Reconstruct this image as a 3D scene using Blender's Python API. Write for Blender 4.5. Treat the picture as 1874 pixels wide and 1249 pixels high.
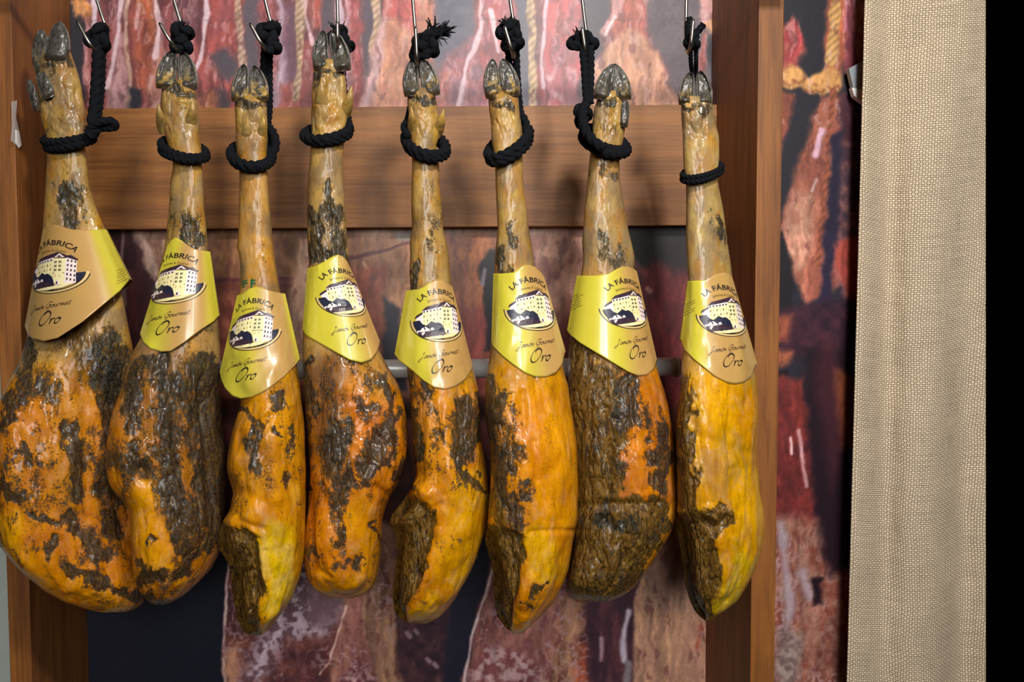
import bpy, math
import numpy as np
from mathutils import Matrix, Vector
from mathutils.bvhtree import BVHTree
from mathutils.geometry import tessellate_polygon

for o in list(bpy.data.objects):
    bpy.data.objects.remove(o, do_unlink=True)
scene = bpy.context.scene
COL = scene.collection
PI = math.pi

# ------------------------------------------------------------------ camera
W, H, F, PX0, PY0 = 1874.0, 1249.0, 1500.0, 790.0, 624.5
cam_data = bpy.data.cameras.new('camera')
cam_data.sensor_width = 36.0
cam_data.lens = 36.0 * F / W
cam_data.shift_x = (W / 2 - PX0) / W
cam_data.clip_start = 0.02
cam = bpy.data.objects.new('camera', cam_data)
COL.objects.link(cam)
CAM = Matrix.Translation((0, 0, 1.45)) @ Matrix.Rotation(math.radians(90 - 2.87), 4, 'X') @ Matrix.Rotation(math.radians(-0.386), 4, 'Z')
cam.matrix_world = CAM
scene.camera = cam
RC = np.array(CAM.to_3x3()); OC = np.array(CAM.translation)


def P(px, py, Y):
    """world point on the plane at depth Y that the lens shows at px, py"""
    px = np.asarray(px, float); py = np.asarray(py, float); Y = np.asarray(Y, float)
    px, py, Y = np.broadcast_arrays(px, py, Y)
    d = np.stack([(px - PX0) / F, -(py - PY0) / F, -np.ones_like(px)], -1) @ RC.T
    t = (Y - OC[1]) / d[..., 1]
    return OC + d * t[..., None]


def to_px(V):
    q = (np.asarray(V, float) - OC) @ RC
    return PX0 + F * q[..., 0] / -q[..., 2], PY0 - F * q[..., 1] / -q[..., 2]


# ------------------------------------------------------------------ world, lights, exposure
world = bpy.data.worlds.new('world'); scene.world = world
world.use_nodes = True
world.node_tree.nodes['Background'].inputs[0].default_value = (0, 0, 0, 1)
world.node_tree.nodes['Background'].inputs[1].default_value = 0.0
scene.view_settings.view_transform = 'Standard'
scene.view_settings.look = 'None'
scene.view_settings.exposure = -0.12
scene.view_settings.gamma = 1.0
scene.view_settings.use_curve_mapping = False


def area(name, loc, target, sx, sy, power, color):
    l = bpy.data.lights.new(name, 'AREA'); l.shape = 'RECTANGLE'; l.size = sx; l.size_y = sy
    l.energy = power; l.color = color
    o = bpy.data.objects.new(name, l); COL.objects.link(o)
    o.location = loc
    o.rotation_euler = (Vector(target) - Vector(loc)).to_track_quat('-Z', 'Y').to_euler()
    return o


area('ceiling_spot_light', (0.42, -0.05, 2.45), (0.05, 1.25, 1.35), 0.16, 0.16, 24, (1.0, 0.95, 0.88))
area('front_fill_light', (0.12, -2.3, 2.2), (0.0, 1.4, 1.1), 1.2, 1.2, 72, (1.0, 0.985, 0.96))  # added unseen fill behind the camera, brightens the whole display
area('aisle_light', (0.45, -0.9, 2.3), (0.1, 1.25, 1.2), 0.12, 1.2, 9, (1.0, 0.97, 0.94))

# ------------------------------------------------------------------ helpers


def lin(c):
    c = np.asarray(c, float) / 255.0
    return np.where(c <= 0.04045, c / 12.92, ((c + 0.055) / 1.055) ** 2.4)


def hash3(ix, iy, iz, seed):
    h = (ix.astype(np.int64) * 374761393 + iy.astype(np.int64) * 668265263 + iz.astype(np.int64) * 2147483647 + seed * 1274126177) & 0xffffffff
    h = ((h ^ (h >> 13)) * 1274126177) & 0xffffffff
    h = ((h ^ (h >> 16)) * 2246822519) & 0xffffffff
    return ((h ^ (h >> 15)) & 0xffffff) / float(0xffffff)


def vnoise(x, y, z=None, seed=0):
    x = np.asarray(x, float); y = np.asarray(y, float)
    z = np.zeros_like(x) if z is None else np.asarray(z, float)
    ix, iy, iz = np.floor(x), np.floor(y), np.floor(z)
    fx, fy, fz = x - ix, y - iy, z - iz
    fx = fx * fx * (3 - 2 * fx); fy = fy * fy * (3 - 2 * fy); fz = fz * fz * (3 - 2 * fz)
    r = 0
    for dx in (0, 1):
        for dy in (0, 1):
            for dz in (0, 1):
                w = (fx if dx else 1 - fx) * (fy if dy else 1 - fy) * (fz if dz else 1 - fz)
                r = r + w * hash3(ix + dx, iy + dy, iz + dz, seed)
    return r


def fbm(x, y, z=None, oct=4, seed=0):
    r, a, s, t = 0, 0.5, 1.0, 0
    for k in range(oct):
        r = r + a * vnoise(x * s, y * s, None if z is None else z * s, seed + k * 17)
        t += a; a *= 0.5; s *= 2.03
    return r / t


def sstep(a, b, x):
    t = np.clip((x - a) / (b - a), 0, 1)
    return t * t * (3 - 2 * t)


def seg_dist(X, Y, x1, y1, x2, y2):
    dx, dy = x2 - x1, y2 - y1
    L = dx * dx + dy * dy
    t = np.clip(((X - x1) * dx + (Y - y1) * dy) / L, 0, 1) if L > 0 else 0
    return np.hypot(X - x1 - t * dx, Y - y1 - t * dy)


def mesh_np(name, V, faces, mats, parent=None, smooth=True, fmat=None, cols=None):
    """V (n,3); faces list of index tuples or (m,4) int array"""
    me = bpy.data.meshes.new(name)
    V = np.asarray(V, float).reshape(-1, 3)
    if isinstance(faces, np.ndarray) and faces.ndim == 2:
        m, k = faces.shape
        me.vertices.add(len(V)); me.vertices.foreach_set('co', V.ravel())
        me.loops.add(m * k); me.loops.foreach_set('vertex_index', faces.astype(np.int32).ravel())
        me.polygons.add(m)
        me.polygons.foreach_set('loop_start', np.arange(0, m * k, k, dtype=np.int32))
        me.update(calc_edges=True)
    else:
        me.from_pydata(V.tolist(), [], [tuple(int(i) for i in f) for f in faces])
        me.update()
    me.polygons.foreach_set('use_smooth', np.full(len(me.polygons), smooth))
    for m_ in (mats if isinstance(mats, (list, tuple)) else [mats]):
        me.materials.append(m_)
    if fmat is not None:
        me.polygons.foreach_set('material_index', np.asarray(fmat, dtype=np.int32))
    if cols:
        for cn, cv in cols.items():
            a = me.color_attributes.new(cn, 'FLOAT_COLOR', 'POINT')
            cv = np.asarray(cv, float).reshape(len(V), -1)
            if cv.shape[1] == 3:
                cv = np.concatenate([cv, np.ones((len(V), 1))], 1)
            a.data.foreach_set('color', cv.astype(np.float32).ravel())
    me.validate()
    o = bpy.data.objects.new(name, me)
    COL.objects.link(o)
    if parent is not None:
        o.parent = parent
    return o


def grid_faces(R, C, wrap=False):
    r = np.arange(R - 1)[:, None]; c = np.arange(C if wrap else C - 1)[None, :]
    c2 = (c + 1) % C
    return np.stack([r * C + c, r * C + c2, (r + 1) * C + c2, (r + 1) * C + c], -1).reshape(-1, 4)


def child(name, V, Fc, mat, root, **kw):
    """a part or sub-part given in world coordinates; only empties sit away from the origin"""
    o = mesh_np(name, V, Fc, mat, None, **kw)
    o.parent = root
    loc = Vector(root.location) if root.parent is None else Vector((0, 0, 0))
    o.matrix_parent_inverse = Matrix.Translation(loc).inverted()
    return o


def tag(o, label=None, cat=None, group=None, kind=None):
    if label: o['label'] = label
    if cat: o['category'] = cat
    if group: o['group'] = group
    if kind: o['kind'] = kind
    return o


def empty(name, loc):
    o = bpy.data.objects.new(name, None)
    COL.objects.link(o)
    o.location = loc
    o.empty_display_size = 0.05
    return o


def box(name, lo, hi, mat, parent=None, bevel=0.0):
    x0, y0, z0 = lo; x1, y1, z1 = hi
    V = [(x0, y0, z0), (x1, y0, z0), (x1, y1, z0), (x0, y1, z0), (x0, y0, z1), (x1, y0, z1), (x1, y1, z1), (x0, y1, z1)]
    Fc = [(0, 3, 2, 1), (4, 5, 6, 7), (0, 1, 5, 4), (1, 2, 6, 5), (2, 3, 7, 6), (3, 0, 4, 7)]
    o = mesh_np(name, V, Fc, mat, parent, smooth=False)
    if bevel:
        md = o.modifiers.new('bevel', 'BEVEL'); md.width = bevel; md.segments = 3
    return o


def catmull(pts, n=12, closed=False):
    pts = np.asarray(pts, float)
    N = len(pts)
    if closed:
        ext = np.concatenate([pts[-1:], pts, pts[:2]])
        segs = N
    else:
        ext = np.concatenate([2 * pts[:1] - pts[1:2], pts, 2 * pts[-1:] - pts[-2:-1]])
        segs = N - 1
    out = []
    for i in range(segs):
        p0, p1, p2, p3 = ext[i:i + 4]
        for t in np.arange(n) / n:
            out.append(0.5 * ((2 * p1) + (-p0 + p2) * t + (2 * p0 - 5 * p1 + 4 * p2 - p3) * t * t + (-p0 + 3 * p1 - 3 * p2 + p3) * t ** 3))
    if not closed:
        out.append(pts[-1])
    return np.array(out)


def resample(path, step, closed=False):
    p = np.concatenate([path, path[:1]]) if closed else path
    d = np.r_[0, np.cumsum(np.linalg.norm(np.diff(p, axis=0), axis=1))]
    n = max(3, int(d[-1] / step))
    s = np.linspace(0, d[-1], n + 1)
    if closed: s = s[:-1]
    return np.stack([np.interp(s, d, p[:, k]) for k in range(3)], -1), d[-1]


def tube(path, rad, C=12, closed=False, profile=None, caps=True):
    """sweep; rad scalar or per-point; profile(theta, s)->radius factor. returns V, faces"""
    n = len(path)
    if closed:
        T = np.roll(path, -1, 0) - np.roll(path, 1, 0)
    else:
        T = np.gradient(path, axis=0)
    T /= np.linalg.norm(T, axis=1)[:, None] + 1e-12
    U = np.zeros_like(T)
    u = np.cross(T[0], [0.3, 1, 0.2]); u /= np.linalg.norm(u)
    for i in range(n):
        u = u - T[i] * np.dot(u, T[i]); u /= np.linalg.norm(u) + 1e-12
        U[i] = u
    Wv = np.cross(T, U)
    if closed:  # undo leftover twist
        e = U[-1] - T[0] * np.dot(U[-1], T[0]); e /= np.linalg.norm(e)
        ang = math.atan2(np.dot(e, Wv[0]), np.dot(e, U[0]))
        a = -ang * np.arange(n) / n
        U, Wv = U * np.cos(a)[:, None] + Wv * np.sin(a)[:, None], -U * np.sin(a)[:, None] + Wv * np.cos(a)[:, None]
    s = np.r_[0, np.cumsum(np.linalg.norm(np.diff(path, axis=0), axis=1))]
    th = np.linspace(0, 2 * PI, C, endpoint=False)
    rad = np.broadcast_to(np.asarray(rad, float), (n,))
    R = rad[:, None] * (profile(th[None, :], s[:, None]) if profile else np.ones((n, C)))
    V = path[:, None, :] + R[..., None] * (np.cos(th)[None, :, None] * U[:, None, :] + np.sin(th)[None, :, None] * Wv[:, None, :])
    if closed:
        idx = np.arange(n * C).reshape(n, C)
        nx = np.roll(idx, -1, 0)
        Fc = np.stack([idx, nx, np.roll(nx, -1, 1), np.roll(idx, -1, 1)], -1).reshape(-1, 4)
        return V.reshape(-1, 3), [tuple(f) for f in Fc.tolist()]
    Fc = [tuple(f) for f in grid_faces(n, C, True)[:, ::-1].tolist()]
    if caps:
        Fc.append(tuple(range(C))); Fc.append(tuple(range((n - 1) * C, n * C))[::-1])
    return V.reshape(-1, 3), Fc


def merge(parts):
    V, Fc, k = [], [], 0
    for v, f in parts:
        V.append(v); Fc += [tuple(i + k for i in t) for t in f]; k += len(v)
    return np.concatenate(V), Fc


# ------------------------------------------------------------------ materials
class NT:
    def __init__(s, name):
        s.m = bpy.data.materials.new(name); s.m.use_nodes = True
        s.t = s.m.node_tree; s.t.nodes.clear()
        s.out = s.t.nodes.new('ShaderNodeOutputMaterial')
        s.b = s.t.nodes.new('ShaderNodeBsdfPrincipled')
        s.t.links.new(s.b.outputs[0], s.out.inputs[0])

    def n(s, typ, **kw):
        nd = s.t.nodes.new('ShaderNode' + typ)
        for k, v in kw.items():
            if k.startswith('_'):
                setattr(nd, k[1:], v)
            else:
                s.set(nd, k, v)
        return nd

    def set(s, nd, k, v):
        i = nd.inputs[int(k[1:])] if k[0] == 'i' and k[1:].isdigit() else nd.inputs[k.replace('__', ' ')]
        if isinstance(v, bpy.types.NodeSocket):
            s.t.links.new(v, i)
        else:
            i.default_value = v

    def math(s, op, a, b=0.0, c=0.0, clamp=False):
        nd = s.n('Math', _operation=op, _use_clamp=clamp, i0=a, i1=b)
        if op in ('MULTIPLY_ADD', 'SMOOTH_MIN', 'COMPARE'): s.set(nd, 'i2', c)
        return nd.outputs[0]

    def mix(s, f, a, b, bt='MIX'):
        nd = s.t.nodes.new('ShaderNodeMix'); nd.data_type = 'RGBA'; nd.blend_type = bt
        for i, v in ((0, f), (6, a), (7, b)):
            if isinstance(v, bpy.types.NodeSocket): s.t.links.new(v, nd.inputs[i])
            else: nd.inputs[i].default_value = v
        return nd.outputs[2]

    def ramp(s, f, lo, hi, a=0.0, b=1.0):
        nd = s.n('MapRange', _interpolation_type='SMOOTHSTEP', i0=f, i1=lo, i2=hi, i3=a, i4=b)
        return nd.outputs[0]

    def noise(s, vec, scale, detail=4, rough=0.55, dist=0.0):
        nd = s.n('TexNoise', Scale=scale, Detail=detail, Roughness=rough, Distortion=dist)
        s.t.links.new(vec, nd.inputs['Vector'])
        return nd.outputs[0]

    def coords(s, sx=1, sy=1, sz=1, kind='Object'):
        tc = s.n('TexCoord')
        mp = s.n('Mapping'); s.t.links.new(tc.outputs[kind], mp.inputs[0])
        mp.inputs['Scale'].default_value = (sx, sy, sz)
        return mp.outputs[0]

    def bump(s, h, strength, dist, normal=None):
        nd = s.n('Bump', Strength=strength, Distance=dist, Height=h)
        if normal is not None: s.t.links.new(normal, nd.inputs['Normal'])
        s.t.links.new(nd.outputs[0], s.b.inputs['Normal'])
        return nd.outputs[0]


def rgb(c): return tuple(lin(c)) + (1.0,)


def simple(name, c, rough=0.5, metal=0.0, var=0.0, scale=200.0, bump=0.0, coat=0.0, spec=0.5):
    s = NT(name)
    s.b.inputs['Roughness'].default_value = rough
    s.b.inputs['Metallic'].default_value = metal
    s.b.inputs['Coat Weight'].default_value = coat
    s.b.inputs['Specular IOR Level'].default_value = spec
    n = s.noise(s.coords(), scale)
    k = s.ramp(n, 0.3, 0.7, 1 - var, 1 + var)
    hsv = s.n('HueSaturation', Value=k, Color=rgb(c))
    s.t.links.new(hsv.outputs[0], s.b.inputs['Base Color'])
    if bump: s.bump(n, bump, 0.001)
    return s.m


def wood(name, c1, c2, axis, rough=0.55, knots=True):
    s = NT(name)
    sc = {'x': (1.2, 14, 14), 'z': (14, 14, 1.2)}[axis]
    v = s.coords(*sc)
    n1 = s.noise(v, 2.2, 5, 0.6, 0.6)
    sc2 = {'x': (6, 160, 160), 'z': (160, 160, 6)}[axis]
    n2 = s.noise(s.coords(*sc2), 1.6, 3, 0.6)
    f = s.math('ADD', s.math('MULTIPLY', n1, 0.65), s.math('MULTIPLY', n2, 0.35))
    base = s.mix(s.ramp(f, 0.32, 0.68), rgb(c1), rgb(c2))
    sc3 = {'x': (3, 22, 22), 'z': (22, 22, 3)}[axis]
    n3 = s.noise(s.coords(*sc3), 1.3, 6, 0.7, 1.2)
    mark = s.ramp(n3, 0.70, 0.78, 0, 0.7)
    base = s.mix(mark, base, rgb([v_ * 0.42 for v_ in c1]))
    s.t.links.new(base, s.b.inputs['Base Color'])
    s.b.inputs['Roughness'].default_value = rough
    s.bump(n2, 0.12, 0.0006)
    return s.m


def ham_material():
    s = NT('cured_ham_skin')
    col = s.n('VertexColor', _layer_name='tone').outputs[0]
    mk = s.n('VertexColor', _layer_name='mask').outputs[0]
    sep = s.n('SeparateColor'); s.t.links.new(mk, sep.inputs[0])
    mold, meat, foot = sep.outputs[0], sep.outputs[1], sep.outputs[2]
    v = s.coords(1, 1, 1)
    vs = s.coords(1, 1, 0.38)
    nA = s.noise(v, 22, 5, 0.6, 0.5)
    nB = s.noise(vs, 75, 6, 0.68, 0.9)
    nC = s.noise(v, 300, 4, 0.65, 0.2)
    nD = s.noise(vs, 160, 5, 0.7, 1.5)
    nE = s.noise(s.coords(1, 1, .6), 38, 7, 0.72, 0.6)
    # skin / fat tone
    k = s.math('ADD', s.ramp(nA, 0.3, 0.7, 0.70, 1.08), s.ramp(nB, 0.3, 0.7, -0.09, 0.09))
    hue = s.n('HueSaturation', Color=col, Value=k, Saturation=s.ramp(nE, 0.3, 0.7, 0.92, 1.14), Hue=s.ramp(nA, 0.3, 0.7, 0.500, 0.512))
    base = hue.outputs[0]
    notfoot = s.math('SUBTRACT', 1.0, s.math('MULTIPLY', foot, 0.6))
    plum = s.ramp(s.math('ADD', s.math('MULTIPLY', nE, .7), s.math('MULTIPLY', nD, .3)), 0.52, 0.66, 0, 0.5)
    base = s.mix(s.math('MULTIPLY', plum, s.ramp(mold, .05, .4, .25, 1.0)), base, rgb((112, 70, 36)))
    rust = s.ramp(s.math('ADD', s.math('MULTIPLY', nD, 0.6), s.math('MULTIPLY', nA, 0.4)), 0.50, 0.62, 0, 0.34)
    base = s.mix(s.math('MULTIPLY', rust, notfoot), base, rgb((150, 78, 16)))
    # small dark specks
    sp = s.ramp(s.math('ADD', s.math('MULTIPLY', nC, 0.5), s.math('MULTIPLY', nE, 0.5)), 0.548, 0.61, 0, 0.85)
    sp = s.math('MULTIPLY', s.math('MULTIPLY', sp, notfoot), s.ramp(mold, .02, .22, .15, 1.0))
    base = s.mix(sp, base, rgb((58, 40, 34)))
    # meat side
    mcol = s.mix(s.ramp(nD, 0.35, 0.65), rgb((48, 32, 14)), rgb((128, 94, 38)))
    mcol = s.mix(s.ramp(nC, 0.5, 0.75, 0, 0.5), mcol, rgb((140, 110, 54)))
    fm = s.ramp(s.math('ADD', meat, s.math('MULTIPLY', s.math('SUBTRACT', nB, 0.5), 0.7)), 0.35, 0.65)
    base = s.mix(fm, base, mcol)
    # mould
    gcol = s.mix(s.ramp(nC, 0.36, 0.64), rgb((12, 12, 13)), rgb((54, 57, 53)))
    gcol = s.mix(s.ramp(nD, 0.49, 0.64, 0, 0.7), gcol, rgb((112, 82, 28)))
    nsum = s.math('ADD', s.math('MULTIPLY', nE, 0.62), s.math('MULTIPLY', nC, 0.38))
    fg = s.ramp(s.math('ADD', mold, s.math('MULTIPLY', s.math('SUBTRACT', nsum, 0.5), 3.4)), 0.36, 0.78, 0, 0.93)
    base = s.mix(fg, base, gcol)
    s.t.links.new(base, s.b.inputs['Base Color'])
    r = s.ramp(nC, 0.3, 0.7, 0.34, 0.55)
    r = s.math('SUBTRACT', r, s.math('MULTIPLY', s.math('MAXIMUM', fg, fm), 0.16))
    s.t.links.new(r, s.b.inputs['Roughness'])
    s.b.inputs['Coat Weight'].default_value = 0.3
    s.b.inputs['Coat Roughness'].default_value = 0.12
    s.b.inputs['Specular IOR Level'].default_value = 0.22
    s.b.inputs['Subsurface Weight'].default_value = 0.0
    h = s.math('ADD', s.math('MULTIPLY', nB, s.math('ADD', s.math('MULTIPLY', fg, .8), .22)), s.math('MULTIPLY', nC, 0.3))
    h = s.math('ADD', h, s.math('MULTIPLY', s.math('MULTIPLY', nD, s.math('ADD', s.math('MAXIMUM', fm, s.math('MULTIPLY', fg, .6)), 0.12)), 0.9))
    s.bump(h, 0.6, 0.0024)
    return s.m


def vcol_material(name, rough, coat=0.0, var=0.15, scale=300, bump=0.0, spec=0.5):
    s = NT(name)
    col = s.n('VertexColor', _layer_name='tone').outputs[0]
    n = s.noise(s.coords(), scale, 4, 0.6)
    hsv = s.n('HueSaturation', Color=col, Value=s.ramp(n, 0.3, 0.7, 1 - var, 1 + var))
    s.t.links.new(hsv.outputs[0], s.b.inputs['Base Color'])
    s.b.inputs['Roughness'].default_value = rough
    s.b.inputs['Coat Weight'].default_value = coat
    s.b.inputs['Coat Roughness'].default_value = 0.10
    s.b.inputs['Specular IOR Level'].default_value = spec
    if bump: s.bump(n, bump, 0.001)
    return s.m


def rope_material():
    s = NT('black_cotton_rope')
    n = s.noise(s.coords(), 900, 3, 0.7)
    c = s.mix(s.ramp(n, 0.35, 0.7), rgb((5, 6, 9)), rgb((22, 25, 33)))
    s.t.links.new(c, s.b.inputs['Base Color'])
    s.b.inputs['Roughness'].default_value = 0.9
    s.b.inputs['Sheen Weight'].default_value = 0.0
    s.b.inputs['Specular IOR Level'].default_value = 0.18
    s.bump(n, 0.7, 0.0012)
    return s.m


def burlap_material():
    s = NT('woven_burlap')
    uv = s.n('UVMap').outputs[0]
    n0 = s.n('TexNoise', Scale=26.0, Detail=3.0); s.t.links.new(uv, n0.inputs['Vector'])
    nl = s.n('TexNoise', Scale=9.0, Detail=2.0); s.t.links.new(uv, nl.inputs['Vector'])
    dis = s.n('VectorMath', _operation='SUBTRACT'); s.t.links.new(n0.outputs[1], dis.inputs[0]); dis.inputs[1].default_value = (0.5, 0.5, 0.5)
    sc = s.n('VectorMath', _operation='SCALE'); s.t.links.new(dis.outputs[0], sc.inputs[0]); sc.inputs['Scale'].default_value = 0.006
    ad = s.n('VectorMath', _operation='ADD'); s.t.links.new(uv, ad.inputs[0]); s.t.links.new(sc.outputs[0], ad.inputs[1])
    sx = s.n('SeparateXYZ'); s.t.links.new(ad.outputs[0], sx.inputs[0])
    u = s.math('DIVIDE', sx.outputs[0], 0.0044); v = s.math('DIVIDE', sx.outputs[1], 0.0036)
    par = s.math('MODULO', s.math('ADD', s.math('FLOOR', u), s.math('FLOOR', v)), 2.0)
    par = s.math('ABSOLUTE', par)
    su = s.math('SINE', s.math('MULTIPLY', s.math('FRACT', u), PI))
    sv = s.math('SINE', s.math('MULTIPLY', s.math('FRACT', v), PI))
    hw = s.math('MULTIPLY', su, s.math('ADD', s.math('MULTIPLY', sv, 0.5), 0.5))
    hf = s.math('MULTIPLY', sv, s.math('ADD', s.math('MULTIPLY', su, 0.5), 0.5))
    m = s.math('ADD', s.math('MULTIPLY', hw, s.math('SUBTRACT', 1.0, par)), s.math('MULTIPLY', hf, par))
    low = s.math('MULTIPLY', s.math('SUBTRACT', 1.0, par), 0.34)
    m = s.math('SUBTRACT', m, low)
    c = s.mix(s.ramp(m, 0.0, 0.8), rgb((142, 119, 92)), rgb((240, 223, 196)))
    thr = s.n('TexNoise', Scale=1.0, Detail=2.0)
    mp = s.n('Mapping'); s.t.links.new(uv, mp.inputs[0]); mp.inputs['Scale'].default_value = (18, 420, 1); s.t.links.new(mp.outputs[0], thr.inputs['Vector'])
    thr2 = s.n('TexNoise', Scale=1.0, Detail=2.0)
    mp2 = s.n('Mapping'); s.t.links.new(uv, mp2.inputs[0]); mp2.inputs['Scale'].default_value = (420, 18, 1); s.t.links.new(mp2.outputs[0], thr2.inputs['Vector'])
    kk = s.math('ADD', s.ramp(thr.outputs[0], 0.3, 0.7, 0.86, 1.1), s.ramp(thr2.outputs[0], 0.3, 0.7, -0.08, 0.08))
    kk = s.math('ADD', kk, s.ramp(nl.outputs[0], 0.3, 0.7, -0.04, 0.04))
    hs = s.n('HueSaturation', Color=c, Value=kk)
    s.t.links.new(hs.outputs[0], s.b.inputs['Base Color'])
    s.b.inputs['Roughness'].default_value = 0.9
    s.bump(m, 0.7, 0.0012)
    return s.m


M = {
    'ham': ham_material(),
    'hoof': vcol_material('hoof_horn', 0.36, 0.25, 0.35, 260, 0.5),
    'rope': rope_material(),
    'steel': simple('brushed_steel', (238, 238, 236), 0.34, 0.2, 0.03),
    'wire': simple('galvanised_wire', (150, 145, 138), 0.35, 1.0, 0.08),
    'burlap': burlap_material(),
    'mural': vcol_material('printed_mural_vinyl', 0.42, 0.0, 0.07, 160, 0.0, 0.4),
    'wood_x': wood('oak_veneer_rail', (114, 68, 26), (162, 105, 48), 'x'),
    'wood_z': wood('oak_veneer_panel', (100, 56, 18), (150, 92, 34), 'z'),
    'wall': simple('grey_green_wall_paint', (176, 184, 176), 0.7, 0, 0.03, 40),
    'label': vcol_material('label_card', 0.34, 0.8, 0.02, 40, 0.0),
    'ink_black': simple('print_ink_black', (46, 38, 34), 0.35),
    'ink_olive': simple('print_ink_olive', (112, 88, 34), 0.35),
    'ink_navy': simple('print_ink_navy', (38, 40, 62), 0.35),
    'ink_plum': simple('print_ink_plum', (62, 44, 58), 0.35),
    'ink_cream': simple('print_ink_cream', (252, 240, 182), 0.35),
    'ink_white': simple('print_ink_white', (250, 232, 228), 0.35),
    'ink_sand': simple('print_ink_sand', (226, 196, 132), 0.35),
    'ink_brown': simple('print_ink_brown', (86, 62, 44), 0.35),
    'ink_green': simple('stamp_ink_green', (22, 92, 60), 0.5),
    'grey_plastic': simple('grey_metal_paint', (140, 148, 156), 0.4, 0.0, 0.05),
    'white_plastic': simple('white_plastic', (232, 232, 232), 0.4, 0.0, 0.02),
}
cp = NT('clear_plastic'); cp.b.inputs['Base Color'].default_value = (0.9, 0.88, 0.86, 1)
cp.b.inputs['Alpha'].default_value = 0.28; cp.b.inputs['Roughness'].default_value = 0.15
M['clear'] = cp.m

# ------------------------------------------------------------------ wall and mural
YF, YB = 1.27, 1.48        # cabinet front edge, mural plane
x_lo = P(-260, 624, YB)[0]; x_hi = P(1745, 624, YB)[0]
z_hi = 2.35; z_lo = 0.45
tag(box('wall_back', (x_lo, YB + 0.004, z_lo), (x_hi, YB + 0.06, z_hi), M['wall']), kind='structure')


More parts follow.
